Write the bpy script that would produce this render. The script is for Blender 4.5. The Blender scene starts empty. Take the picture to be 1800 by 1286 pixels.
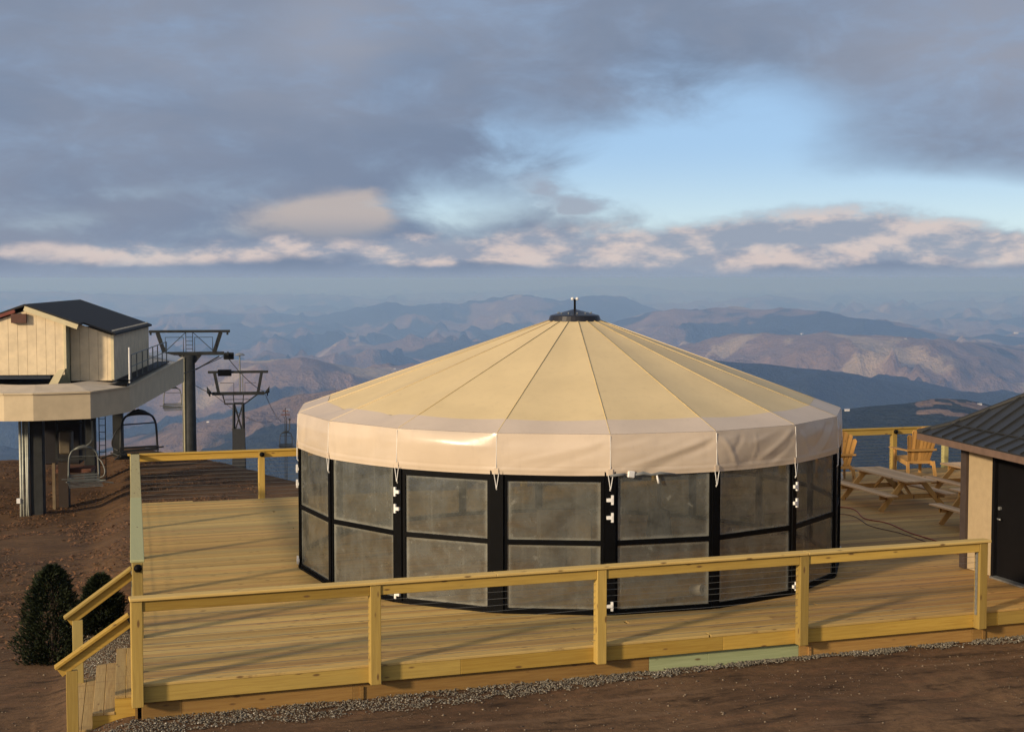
import bpy, math, random
import numpy as np
from mathutils import Vector, Matrix
random.seed(7)
R = math.radians
sc = bpy.context.scene
COL = sc.collection

# ------------------------------------------------------------------ camera
CAM = Vector((-1.3936, -18.268, 4.9766)); YAW, PITCH, FPX = R(18.9064), R(3.4288), 2579.6
fw = Vector((math.sin(YAW)*math.cos(PITCH), math.cos(YAW)*math.cos(PITCH), -math.sin(PITCH)))
rt = Vector((math.cos(YAW), -math.sin(YAW), 0)); up = rt.cross(fw)
cd = bpy.data.cameras.new('camera'); cam = bpy.data.objects.new('camera', cd); COL.objects.link(cam)
cam.matrix_world = Matrix(((rt.x, up.x, -fw.x, CAM.x), (rt.y, up.y, -fw.y, CAM.y), (rt.z, up.z, -fw.z, CAM.z), (0, 0, 0, 1)))
cd.sensor_width = 36; cd.lens = 36*FPX/1800; cd.clip_start = 0.3; cd.clip_end = 400000
sc.camera = cam

# ------------------------------------------------------------------ sun
SUN_AZ, SUN_EL = R(205), R(16.5)
SD = Vector((math.cos(SUN_AZ)*math.cos(SUN_EL), math.sin(SUN_AZ)*math.cos(SUN_EL), math.sin(SUN_EL)))
sl = bpy.data.lights.new('sun', 'SUN'); sl.energy = 4.05; sl.angle = R(4.0); sl.color = (1.0, 0.79, 0.54)
so = bpy.data.objects.new('sun', sl); COL.objects.link(so); so.location = (-30, -30, 30)
so.rotation_euler = SD.to_track_quat('Z', 'Y').to_euler()

sc.view_settings.view_transform = 'Standard'; sc.view_settings.look = 'None'
sc.view_settings.gamma = 1; sc.view_settings.use_curve_mapping = False
sc.view_settings.exposure = 0.0
sc.render.engine = 'CYCLES'
sc.cycles.max_bounces = 8; sc.cycles.transparent_max_bounces = 24; sc.cycles.volume_bounces = 2
sc.cycles.use_denoising = True

# ------------------------------------------------------------------ node helper
class NT:
    def __init__(s, tree): s.t = tree; s.n = tree.nodes; s.l = tree.links
    def put(s, sock, v):
        if isinstance(v, bpy.types.NodeSocket): s.l.new(v, sock)
        elif v is not None:
            if hasattr(sock.default_value, '__len__') and isinstance(v, (tuple, list)):
                k = len(sock.default_value); v = tuple(v) + (1,)*(k-len(v)) if len(v) < k else v[:k]
            sock.default_value = v
    def m(s, op, a, b=None, c=None, clamp=False):
        n = s.n.new('ShaderNodeMath'); n.operation = op; n.use_clamp = clamp
        for i, v in enumerate((a, b, c)): s.put(n.inputs[i], v) if v is not None else None
        return n.outputs[0]
    def vm(s, op, a, b=None, out=0):
        n = s.n.new('ShaderNodeVectorMath'); n.operation = op
        s.put(n.inputs[0], a)
        if b is not None: s.put(n.inputs[1], b)
        return n.outputs['Value' if op in ('DOT_PRODUCT', 'LENGTH') else 'Vector']
    def noise(s, vec, scale, detail=4, rough=.55, dist=0, col=False):
        n = s.n.new('ShaderNodeTexNoise'); s.put(n.inputs['Vector'], vec)
        n.inputs['Scale'].default_value = scale; n.inputs['Detail'].default_value = detail
        n.inputs['Roughness'].default_value = rough; n.inputs['Distortion'].default_value = dist
        return n.outputs['Color' if col else 'Fac']
    def voro(s, vec, scale, feat='F1', out='Distance'):
        n = s.n.new('ShaderNodeTexVoronoi'); n.feature = feat; s.put(n.inputs['Vector'], vec); n.inputs['Scale'].default_value = scale
        return n.outputs[out]
    def mr(s, v, a, b, c=0., d=1., smooth=True):
        n = s.n.new('ShaderNodeMapRange'); n.interpolation_type = 'SMOOTHSTEP' if smooth else 'LINEAR'
        s.put(n.inputs[0], v)
        for i, q in enumerate((a, b, c, d)): s.put(n.inputs[i+1], q)
        return n.outputs[0]
    def mix(s, f, a, b, mode='MIX'):
        n = s.n.new('ShaderNodeMix'); n.data_type = 'RGBA'; n.blend_type = mode
        s.put(n.inputs[0], f); s.put(n.inputs[6], a); s.put(n.inputs[7], b)
        return n.outputs[2]
    def mapping(s, vec, scale=(1, 1, 1), rot=(0, 0, 0), loc=(0, 0, 0)):
        n = s.n.new('ShaderNodeMapping'); s.put(n.inputs[0], vec)
        n.inputs['Location'].default_value = loc; n.inputs['Rotation'].default_value = rot; n.inputs['Scale'].default_value = scale
        return n.outputs[0]
    def bump(s, h, strength=.3, dist=.01):
        n = s.n.new('ShaderNodeBump'); s.put(n.inputs['Height'], h)
        n.inputs['Strength'].default_value = strength; n.inputs['Distance'].default_value = dist
        return n.outputs[0]

def new_mat(name):
    m = bpy.data.materials.new(name); m.use_nodes = True
    nt = NT(m.node_tree); p = m.node_tree.nodes['Principled BSDF']
    return m, nt, p

# ------------------------------------------------------------------ world: Nishita sky with an overcast of broken cloud
w = bpy.data.worlds.new('World'); sc.world = w; w.use_nodes = True
n = NT(w.node_tree); n.n.clear()
tc = n.n.new('ShaderNodeTexCoord').outputs['Generated']
sky = n.n.new('ShaderNodeTexSky'); sky.sky_type = 'NISHITA'; sky.sun_disc = False
sky.sun_elevation = SUN_EL; sky.sun_rotation = R(90)-SUN_AZ
sky.altitude = 1600; sky.air_density = 1.0; sky.dust_density = 1.5; sky.ozone_density = 1.5
D = n.vm('NORMALIZE', tc)
dr = n.vm('DOT_PRODUCT', D, (math.cos(YAW), -math.sin(YAW), 0))
df = n.vm('DOT_PRODUCT', D, (math.sin(YAW), math.cos(YAW), 0))
sx = n.n.new('ShaderNodeSeparateXYZ'); n.l.new(D, sx.inputs[0]); dz = sx.outputs[2]
az = n.m('ARCTAN2', dr, df); el = n.m('ARCSINE', dz)
def uv(u, v):
    a = math.atan((u-900)/FPX); return a, math.atan((488.5-v)/FPX*math.cos(a))
wv = n.mapping(D, (1, 1, 2.2))
w1 = n.noise(wv, 5.0, 5, .55, .2); w2 = n.noise(n.mapping(D, (1, 1, 2.4), loc=(3, 1, 2)), 13, 7, .6, .4)
w3 = n.noise(n.mapping(D, (1, 1, 2.6), loc=(7, 4, 1)), 34, 6, .6, .3)
azw = n.m('ADD', az, n.m('MULTIPLY', n.m('SUBTRACT', w2, .5), .07))
elw = n.m('ADD', el, n.m('MULTIPLY', n.m('SUBTRACT', w1, .5), .035))
elw = n.m('ADD', elw, n.m('MULTIPLY', n.m('SUBTRACT', w2, .5), .015))
def blob(u, v, ru, rv, amp, tilt=0.0, a_=None, e_=None):
    a0, e0 = uv(u, v)
    x = n.m('DIVIDE', n.m('SUBTRACT', a_ or azw, a0), ru/FPX); y = n.m('DIVIDE', n.m('SUBTRACT', e_ or elw, e0), rv/FPX)
    if tilt: y = n.m('ADD', y, n.m('MULTIPLY', x, tilt))
    q = n.m('ADD', n.m('MULTIPLY', x, x), n.m('MULTIPLY', y, y))
    return n.m('MULTIPLY', n.m('POWER', 2.7183, n.m('MULTIPLY', q, -1.0)), amp)
def total(*a):
    r = a[0]
    for b in a[1:]: r = n.m('ADD', r, b)
    return r
opening = total(blob(1330, 215, 180, 85, 1.0, .12), blob(1080, 270, 150, 55, .8), blob(1250, 310, 200, 60, .7),
    blob(1640, 360, 210, 62, 1.15), blob(1480, 375, 190, 36, .9), blob(1820, 385, 170, 50, .9), blob(1020, 345, 130, 42, .5), blob(815, 365, 100, 45, .75),
    blob(1150, 360, 150, 40, .5), blob(225, 335, 80, 16, .35, -.5), blob(905, 245, 70, 55, .35), blob(120, 380, 90, 14, .3, -.3))
opening = n.m('ADD', opening, n.m('MULTIPLY', n.m('SUBTRACT', w2, .5), 1.15))
opening = n.m('ADD', opening, n.m('MULTIPLY', n.m('SUBTRACT', w3, .5), .22))
opening = n.m('ADD', opening, n.m('MULTIPLY', n.m('SUBTRACT', w1, .5), .5))
clear = n.mr(opening, -.05, 1.1)
# grey cloud underside
gcol = n.mix(n.mr(w1, .3, .7), (.185, .245, .355), (.255, .295, .385))
warm = total(blob(590, 60, 130, 110, .9), blob(1720, 60, 240, 130, .9), blob(330, 120, 250, 80, .45), blob(1500, 260, 170, 90, .35))
gcol = n.mix(n.m('MINIMUM', warm, 1.0), gcol, (.31, .34, .42))
gcol = n.mix(n.mr(w2, .35, .75, 0, .45), gcol, (.24, .32, .47))
dark = total(blob(560, 290, 420, 70, .8), blob(820, 320, 150, 40, .75), blob(380, 385, 120, 30, .7), blob(60, 330, 160, 60, .4), blob(1530, 300, 200, 60, .45))
gcol = n.mix(n.m('MULTIPLY', n.m('MINIMUM', dark, 1.0), .7), gcol, (.195, .25, .36))
# low bank of sunlit cumulus near the horizon
w4 = n.noise(n.mapping(D, (1, 1, 2.6), loc=(2, 9, 5)), 15, 9, .6, .15)
w4b = n.noise(n.mapping(D, (1, 1, 2.6), loc=(2, 9, 5 - .034)), 15, 9, .6, .15)
light = n.m('MULTIPLY', n.m('SUBTRACT', w4, w4b), 4.2)
top = total(blob(1340, 418, 270, 40, 1.0), blob(1560, 425, 330, 20, .45), blob(1720, 440, 170, 26, .7), blob(1010, 430, 190, 30, .75), blob(240, 440, 170, 20, .34),
    blob(20, 432, 90, 20, .30), blob(480, 440, 210, 20, .42), blob(800, 446, 200, 20, .6), blob(1150, 455, 800, 16, .5))
topm = n.m('ADD', top, n.m('MULTIPLY', n.m('SUBTRACT', w4, .5), 1.7))
bank = n.m('MULTIPLY', n.mr(topm, .05, .75), n.mr(top, .04, .30))
bcol = n.mix(n.mr(n.m('ADD', light, n.m('MULTIPLY', n.m('SUBTRACT', topm, .6), -.35)), -.50, .38), (.30, .345, .44), (.66, .565, .54))
# pale beige puff under the grey deck
puff = n.m('ADD', total(blob(560, 388, 125, 42, 1.15), blob(640, 372, 60, 36, .45)), n.m('MULTIPLY', n.m('SUBTRACT', w3, .5), .5))
puffm = n.mr(puff, .15, .8)
pcol = n.mix(n.mr(el, uv(560, 425)[1], uv(560, 372)[1]), (.31, .33, .39), (.52, .46, .44))
small = n.mr(n.m('ADD', total(blob(1010, 362, 75, 26, .8), blob(930, 325, 55, 30, .7), blob(1230, 330, 90, 20, .4)), n.m('MULTIPLY', n.m('SUBTRACT', w4, .5), 1.0)), .3, .8)
# clear part follows Nishita; cloud part
haze_band = n.mr(n.m('ADD', el, n.m('MULTIPLY', n.m('SUBTRACT', w4, .5), .008)), uv(900, 492)[1], uv(900, 458)[1], 1, 0)
C1 = gcol
C1 = n.mix(n.m('MULTIPLY', puffm, .9), C1, pcol)
sdot = n.m('MAXIMUM', n.vm('DOT_PRODUCT', D, tuple(SD)), 0.0)   # thin cloud glow round the veiled sun, added and widened as warm fill
glow = n.m('MULTIPLY', n.m('POWER', sdot, 3.0), 1.1)
gl = n.n.new('ShaderNodeCombineColor'); n.put(gl.inputs[0], glow); n.put(gl.inputs[1], n.m('MULTIPLY', glow, .80)); n.put(gl.inputs[2], n.m('MULTIPLY', glow, .58))
C1 = n.mix(1.0, C1, gl.outputs[0], 'ADD')
cloudcol = n.mix(bank, C1, bcol)
cloudcol = n.mix(n.m('MULTIPLY', small, .8), cloudcol, (.345, .37, .45))
lowpale = n.mr(el, uv(900, 455)[1], uv(900, 250)[1], 1, 0)
bg1 = n.n.new('ShaderNodeBackground'); n.l.new(sky.outputs[0], bg1.inputs[0]); bg1.inputs[1].default_value = .13
bgw = n.n.new('ShaderNodeBackground'); n.put(bgw.inputs[0], (.60, .78, .88)); bgw.inputs[1].default_value = 1
bgb = n.n.new('ShaderNodeBackground'); n.put(bgb.inputs[0], n.mix(lowpale, (.34, .54, .83), (.62, .79, .88))); bgb.inputs[1].default_value = 1
clearmix = n.n.new('ShaderNodeMixShader'); clearmix.inputs[0].default_value = .75
n.l.new(bg1.outputs[0], clearmix.inputs[1]); n.l.new(bgb.outputs[0], clearmix.inputs[2])
bgc = n.n.new('ShaderNodeBackground'); n.l.new(cloudcol, bgc.inputs[0]); bgc.inputs[1].default_value = 1
cover = n.m('SUBTRACT', 1.0, clear)
cover = n.m('MAXIMUM', cover, n.m('MAXIMUM', n.m('MULTIPLY', bank, .95), n.m('MULTIPLY', small, .8)))
cover = n.m('MAXIMUM', cover, n.m('MULTIPLY', puffm, .9))
ms = n.n.new('ShaderNodeMixShader'); n.l.new(cover, ms.inputs[0]); n.l.new(clearmix.outputs[0], ms.inputs[1]); n.l.new(bgc.outputs[0], ms.inputs[2])
bgh = n.n.new('ShaderNodeBackground'); n.put(bgh.inputs[0], n.mix(n.mr(az, -.3, .3), (.285, .345, .455), (.30, .365, .47))); bgh.inputs[1].default_value = 1
ms2 = n.n.new('ShaderNodeMixShader'); n.l.new(haze_band, ms2.inputs[0]); n.l.new(ms.outputs[0], ms2.inputs[1]); n.l.new(bgh.outputs[0], ms2.inputs[2])
ow = n.n.new('ShaderNodeOutputWorld'); n.l.new(ms2.outputs[0], ow.inputs[0])

# ------------------------------------------------------------------ numpy noise
def _hash(ix, iy, seed):
    h = (ix.astype(np.int64)*374761393 + iy.astype(np.int64)*668265263 + seed*2147483647) & 0xFFFFFFFF
    h = ((h ^ (h >> 13))*1274126177) & 0xFFFFFFFF
    h = (h ^ (h >> 16)) & 0xFFFFFFFF
    return h/4294967296.0*2*np.pi
def perlin(x, y, seed=0):
    x = np.asarray(x, float); y = np.asarray(y, float)
    ix, iy = np.floor(x), np.floor(y); fx, fy = x-ix, y-iy
    u, v = fx*fx*fx*(fx*(fx*6-15)+10), fy*fy*fy*(fy*(fy*6-15)+10)
    def g(a, b):
        h = _hash(ix+a, iy+b, seed); return np.cos(h)*(fx-a)+np.sin(h)*(fy-b)
    return ((g(0, 0)*(1-u)+g(1, 0)*u)*(1-v)+(g(0, 1)*(1-u)+g(1, 1)*u)*v)*1.4
def fbm(x, y, o=4, seed=0, g=.5):
    s = 0; a = 1; f = 1
    for i in range(o): s = s+a*perlin(x*f, y*f, seed+i*17); a *= g; f *= 2.03
    return s
def ridged(x, y, o=4, seed=0):
    s = 0; a = 1; f = 1; wt = 1
    for i in range(o):
        r = 1-np.abs(perlin(x*f, y*f, seed+i*13))*1.6; r = np.clip(r, 0, 1)**2*wt; s = s+a*r; wt = np.clip(r*1.5, 0, 1); a *= .5; f *= 2.1
    return s
def sstep(a, b, x):
    t = np.clip((x-a)/(b-a), 0, 1); return t*t*(3-2*t)

# ------------------------------------------------------------------ mesh helpers
class MB:
    def __init__(s): s.v = []; s.f = []
    def add(s, vs, fs):
        k = len(s.v); s.v += [tuple(q) for q in vs]; s.f += [tuple(i+k for i in f) for f in fs]; return s
    def box(s, x0, x1, y0, y1, z0, z1):
        return s.add([(x0, y0, z0), (x1, y0, z0), (x1, y1, z0), (x0, y1, z0), (x0, y0, z1), (x1, y0, z1), (x1, y1, z1), (x0, y1, z1)],
            [(0, 3, 2, 1), (4, 5, 6, 7), (0, 1, 5, 4), (1, 2, 6, 5), (2, 3, 7, 6), (3, 0, 4, 7)])
    def cbox(s, c, sz, M=None, b=0):     # box about c, optionally turned
        hx, hy, hz = (q/2 for q in sz); vs = []
        for z in (-hz, hz):
            for x, y in ((-hx, -hy), (hx, -hy), (hx, hy), (-hx, hy)):
                q = Vector((x, y, z)); q = M @ q if M else q; vs.append(q+Vector(c))
        return s.add(vs, [(0, 3, 2, 1), (4, 5, 6, 7), (0, 1, 5, 4), (1, 2, 6, 5), (2, 3, 7, 6), (3, 0, 4, 7)])
    def beam(s, p0, p1, wd, h, upv=(0, 0, 1)):
        p0, p1 = Vector(p0), Vector(p1); d = (p1-p0).normalized(); u = Vector(upv)
        sd = d.cross(u)
        if sd.length < 1e-4: sd = d.cross(Vector((1, 0, 0)))
        sd.normalize(); u = sd.cross(d)
        vs = [p+sd*a*wd/2+u*b*h/2 for p in (p0, p1) for a, b in ((-1, -1), (1, -1), (1, 1), (-1, 1))]
        return s.add(vs, [(0, 1, 2, 3), (7, 6, 5, 4), (0, 4, 5, 1), (1, 5, 6, 2), (2, 6, 7, 3), (3, 7, 4, 0)])
    def tube(s, pts, r, k=8, cap=True):
        pts = [Vector(p) for p in pts]; rings = []; ref = None
        for i, p in enumerate(pts):
            d = (pts[min(i+1, len(pts)-1)]-pts[max(i-1, 0)]).normalized()
            if ref is None:
                ref = d.orthogonal().normalized()
            ref = (ref-d*ref.dot(d)).normalized(); b = d.cross(ref)
            rr = r[i] if isinstance(r, (list, tuple)) else r
            rings.append([p+(ref*math.cos(2*math.pi*j/k)+b*math.sin(2*math.pi*j/k))*rr for j in range(k)])
        vs = [q for ring in rings for q in ring]; fs = []
        for i in range(len(pts)-1):
            for j in range(k): fs.append((i*k+j, i*k+(j+1) % k, (i+1)*k+(j+1) % k, (i+1)*k+j))
        if cap: fs += [tuple(range(k))[::-1], tuple((len(pts)-1)*k+j for j in range(k))]
        return s.add(vs, fs)
    def lathe(s, prof, c=(0, 0, 0), k=24):
        vs = []; m = len(prof)
        for j in range(k):
            a = 2*math.pi*j/k
            for r, z in prof: vs.append((c[0]+r*math.cos(a), c[1]+r*math.sin(a), c[2]+z))
        fs = [(j*m+i, ((j+1) % k)*m+i, ((j+1) % k)*m+i+1, j*m+i+1) for j in range(k) for i in range(m-1)]
        return s.add(vs, fs)
    def grid(s, P):                      # P[i][j] points
        a, b = len(P), len(P[0]); vs = [q for row in P for q in row]
        return s.add(vs, [(i*b+j, (i+1)*b+j, (i+1)*b+j+1, i*b+j+1) for i in range(a-1) for j in range(b-1)])
    def poly(s, pts): return s.add(pts, [tuple(range(len(pts)))])
    def prism(s, pts, off):              # polygon extruded by off
        k = len(pts); o = Vector(off); a = [Vector(p) for p in pts]
        return s.add(a+[p+o for p in a], [tuple(range(k))[::-1], tuple(range(k, 2*k))]+[(i, (i+1) % k, k+(i+1) % k, k+i) for i in range(k)])
    def mesh(s, name):
        me = bpy.data.meshes.new(name); me.from_pydata(s.v, [], s.f); me.update(); return me

def bevel(me, wd):
    import bmesh
    bm = bmesh.new(); bm.from_mesh(me)
    bmesh.ops.recalc_face_normals(bm, faces=bm.faces)
    if wd: bmesh.ops.bevel(bm, geom=list(bm.edges), offset=wd, segments=1, profile=.7, affect='EDGES')
    bm.to_mesh(me); bm.free()
def obj(name, mb, mat, parent=None, smooth=False, bev=0, loc=None, label=None, fix=True, kind=None):
    me = mb if isinstance(mb, bpy.types.Mesh) else mb.mesh(name)
    if not isinstance(mb, bpy.types.Mesh) and fix: bevel(me, bev)
    if mat is not None and not me.materials: me.materials.append(mat)
    if smooth:
        me.polygons.foreach_set('use_smooth', [True]*len(me.polygons))
    o = bpy.data.objects.new(name, me); COL.objects.link(o)
    if parent: o.parent = parent
    if loc: o.location = loc
    if label: o['label'] = label
    if kind: o['kind'] = kind
    return o
def tag(o, label, cat, group=None):
    o['label'] = label; o['category'] = cat
    if group: o['group'] = group
    return o
def thing(name, label, cat, loc=(0, 0, 0), rz=0, group=None):
    o = bpy.data.objects.new(name, None); COL.objects.link(o); o.location = loc; o.rotation_euler = (0, 0, rz); o.empty_display_size = .2
    return tag(o, label, cat, group)
def kids(o): return [c for c in bpy.data.objects if c.parent == o]
def copy_tree(o, parent=None):
    c = o.copy(); COL.objects.link(c); c.parent = parent
    for k in kids(o): copy_tree(k, c)
    return c

# ------------------------------------------------------------------ materials
def wood(name, axis='X', base=(.50, .34, .13), alt=(.40, .25, .09), green=0., red=0., stain=0., rough=.75):
    m, nt, p = new_mat(name)
    t = nt.n.new('ShaderNodeTexCoord').outputs['Object']
    oi = nt.n.new('ShaderNodeObjectInfo'); rnd = oi.outputs['Random']
    off = nt.n.new('ShaderNodeCombineXYZ'); nt.put(off.inputs[0], nt.m('MULTIPLY', rnd, 37.)); nt.put(off.inputs[1], nt.m('MULTIPLY', rnd, 91.)); nt.put(off.inputs[2], nt.m('MULTIPLY', rnd, 13.))
    v = nt.vm('ADD', t, off.outputs[0])
    sc_ = {'X': (1.2, 26, 26), 'Y': (26, 1.2, 26), 'Z': (26, 26, 1.2)}[axis]
    ks = {'X': (2.6, 8, 8), 'Y': (8, 2.6, 8), 'Z': (8, 8, 2.6)}[axis]
    g = nt.noise(nt.mapping(v, sc_), 1.6, 5, .6, .6)
    g2 = nt.noise(nt.mapping(v, sc_), .35, 3, .5)
    c = nt.mix(nt.mr(g, .3, .75), base, alt)
    tone = nt.mr(rnd, 0, 1, .64, 1.24, False)
    mul = nt.n.new('ShaderNodeCombineColor'); [nt.put(mul.inputs[i], tone) for i in range(3)]
    c = nt.mix(1., c, mul.outputs[0], 'MULTIPLY')
    c = nt.mix(nt.mr(g2, .45, .75, 0, .5), c, tuple(q*.72 for q in base))
    r2 = nt.m('FRACT', nt.m('MULTIPLY', rnd, 7.31))
    if green: c = nt.mix(nt.m('MULTIPLY', nt.mr(r2, .4, .9), green), c, (.38, .42, .22))
    if red: c = nt.mix(nt.m('MULTIPLY', nt.mr(r2, .5, .0), red), c, (.36, .19, .08))
    kn = nt.voro(nt.mapping(v, ks), 1.0)
    c = nt.mix(nt.mr(kn, .07, .17, .85, 0), c, (.12, .06, .025))
    if stain:
        tw = nt.n.new('ShaderNodeNewGeometry').outputs['Position']
        s1 = nt.noise(nt.mapping(tw, (.6, 4.5, 1)), 1.7, 8, .74)
        fade = nt.mr(nt.vm('DOT_PRODUCT', tw, (0, 1, 0)), 6.5, .5)
        c = nt.mix(nt.m('MULTIPLY', nt.mr(s1, .54, .66), nt.m('MULTIPLY', fade, stain)), c, (.20, .11, .05))
        s2 = nt.noise(nt.mapping(tw, (.12, .3, 1), loc=(5, 2, 0)), 1.0, 3, .5)
        c = nt.mix(nt.mr(s2, .4, .65, 0, .22), c, (.36, .28, .13))
        xr = nt.mr(nt.vm('DOT_PRODUCT', tw, (1, 0, 0)), 7, 14, 0, .55)
        c = nt.mix(xr, c, nt.mix(1., c, (.88, .70, .62), 'MULTIPLY'))
    nt.put(p.inputs['Base Color'], c); p.inputs['Roughness'].default_value = rough
    p.inputs['Specular IOR Level'].default_value = .25
    nt.put(p.inputs['Normal'], nt.bump(g, .35, .004))
    return m
def plain(name, col, rough=.6, metal=0., var=.12, scale=6., bump=0., spec=.4):
    m, nt, p = new_mat(name)
    t = nt.n.new('ShaderNodeTexCoord').outputs['Object']
    f = nt.noise(t, scale, 5, .6)
    nt.put(p.inputs['Base Color'], nt.mix(nt.mr(f, .3, .7), tuple(q*(1-var) for q in col), tuple(min(1, q*(1+var)) for q in col)))
    p.inputs['Roughness'].default_value = rough; p.inputs['Metallic'].default_value = metal; p.inputs['Specular IOR Level'].default_value = spec
    if bump: nt.put(p.inputs['Normal'], nt.bump(f, bump, .01))
    return m
W = {}
W['plank'] = wood('deck_plank_wood', 'X', (.56, .37, .115), (.44, .27, .075), red=.35, stain=.9, green=.15)
W['x'] = wood('rail_wood_x', 'X', (.50, .325, .065), (.39, .235, .042), green=.12)
W['capx'] = wood('cap_wood_x', 'X', (.60, .42, .14), (.50, .32, .09), green=.1, red=.5)
W['y'] = wood('rail_wood_y', 'Y', (.50, .43, .20), (.44, .38, .17), green=.6)
W['z'] = wood('post_wood', 'Z', (.47, .325, .085), (.37, .245, .06), green=.5)
W['skirt'] = wood('skirt_wood', 'X', (.34, .20, .06), (.26, .14, .04), green=.0, red=.3)
W['skirtg'] = wood('skirt_green_wood', 'X', (.34, .38, .20), (.28, .32, .16), green=.6)
W['table'] = wood('table_wood', 'Y', (.64, .43, .23), (.54, .34, .17), red=.3)
W['tread'] = wood('tread_wood', 'Y', (.52, .36, .14), (.36, .22, .08), red=.3, stain=.6)
W['tablez'] = wood('table_leg_wood', 'Z', (.60, .35, .11), (.50, .28, .08), red=.3)
W['chair'] = wood('chair_wood', 'Z', (.50, .28, .085), (.42, .22, .06))
W['chairx'] = wood('chair_wood_cross', 'X', (.52, .30, .095), (.44, .24, .07))
BLACK = plain('black_frame', (.0022, .0022, .0024), .55, 0, .2, spec=.08)
DARKMETAL = plain('dark_steel', (.024, .026, .026), .6, 0, .25, 3, spec=.2)
GREYMETAL = plain('grey_steel', (.17, .18, .165), .55, .5, .2, 3)
GALV = plain('galvanised', (.30, .31, .30), .45, .6, .15, 20)
WHITE = plain('white_metal', (.75, .74, .70), .4, .0, .08)
SIDING = plain('cream_siding', (.70, .57, .37), .8, 0, .10, 3, .15)
SIDING_TRIM = plain('siding_trim', (.60, .52, .32), .7, 0, .06, 3)
RINGM = plain('ring_cream', (.58, .47, .30), .75, 0, .07, 2)
RINGTOP = plain('ring_roof_cream', (.52, .44, .33), .75, 0, .10, 2)
ROOFDARK = plain('dark_shingle', (.022, .021, .020), .85, 0, .2, 20)
RED = plain('red_brown_trim', (.18, .05, .035), .7)
CABLE = plain('steel_cable', (.20, .20, .18), .45, .5, .05)
STUCCO = plain('cream_stucco', (.39, .30, .18), .85, 0, .06, 8, .1)
DOORM = plain('dark_door', (.006, .0055, .006), .6, 0, .1, spec=.12)
ROOFMET = plain('standing_seam_metal', (.034, .035, .035), .45, .3, .12, 2)
SOFFIT = plain('soffit_brown', (.14, .09, .065), .7)
CORDM = plain('red_cord', (.30, .06, .03), .6)

def fabric(name, col, wrinkle=.25, rough=.42):
    m, nt, p = new_mat(name)
    t = nt.n.new('ShaderNodeTexCoord').outputs['Object']
    f = nt.noise(t, 1.1, 4, .55); f2 = nt.noise(nt.mapping(t, (1, 1, 2.5)), 7, 4, .5)
    c = nt.mix(nt.mr(f, .3, .7), tuple(q*.94 for q in col), tuple(q*1.04 for q in col))
    c = nt.mix(nt.mr(nt.noise(nt.mapping(t, (3, 3, .6)), 3, 5, .6), .52, .8, 0, .30), c, tuple(q*.7 for q in col))
    nt.put(p.inputs['Base Color'], c); p.inputs['Roughness'].default_value = rough; p.inputs['Specular IOR Level'].default_value = .5
    nm = nt.bump(nt.m('ADD', f2, nt.m('MULTIPLY', nt.noise(t, 350, 1), .03)), wrinkle, .02); nt.put(p.inputs['Normal'], nm)
    tr = nt.n.new('ShaderNodeBsdfTranslucent'); nt.put(tr.inputs[0], col)
    mx = nt.n.new('ShaderNodeMixShader'); mx.inputs[0].default_value = .16
    nt.l.new(p.outputs[0], mx.inputs[1]); nt.l.new(tr.outputs[0], mx.inputs[2])
    nt.l.new(mx.outputs[0], nt.n['Material Output'].inputs[0])
    return m
ROOFFAB = fabric('tan_canvas', (.77, .60, .32), .12, .6)
VALFAB = fabric('beige_vinyl', (.69, .57, .43), .08, .27)
BANDFAB = fabric('beige_vinyl_band', (.71, .58, .44), .08, .45)
SEAM = plain('roof_seam_thread', (.50, .38, .18), .7)

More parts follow.
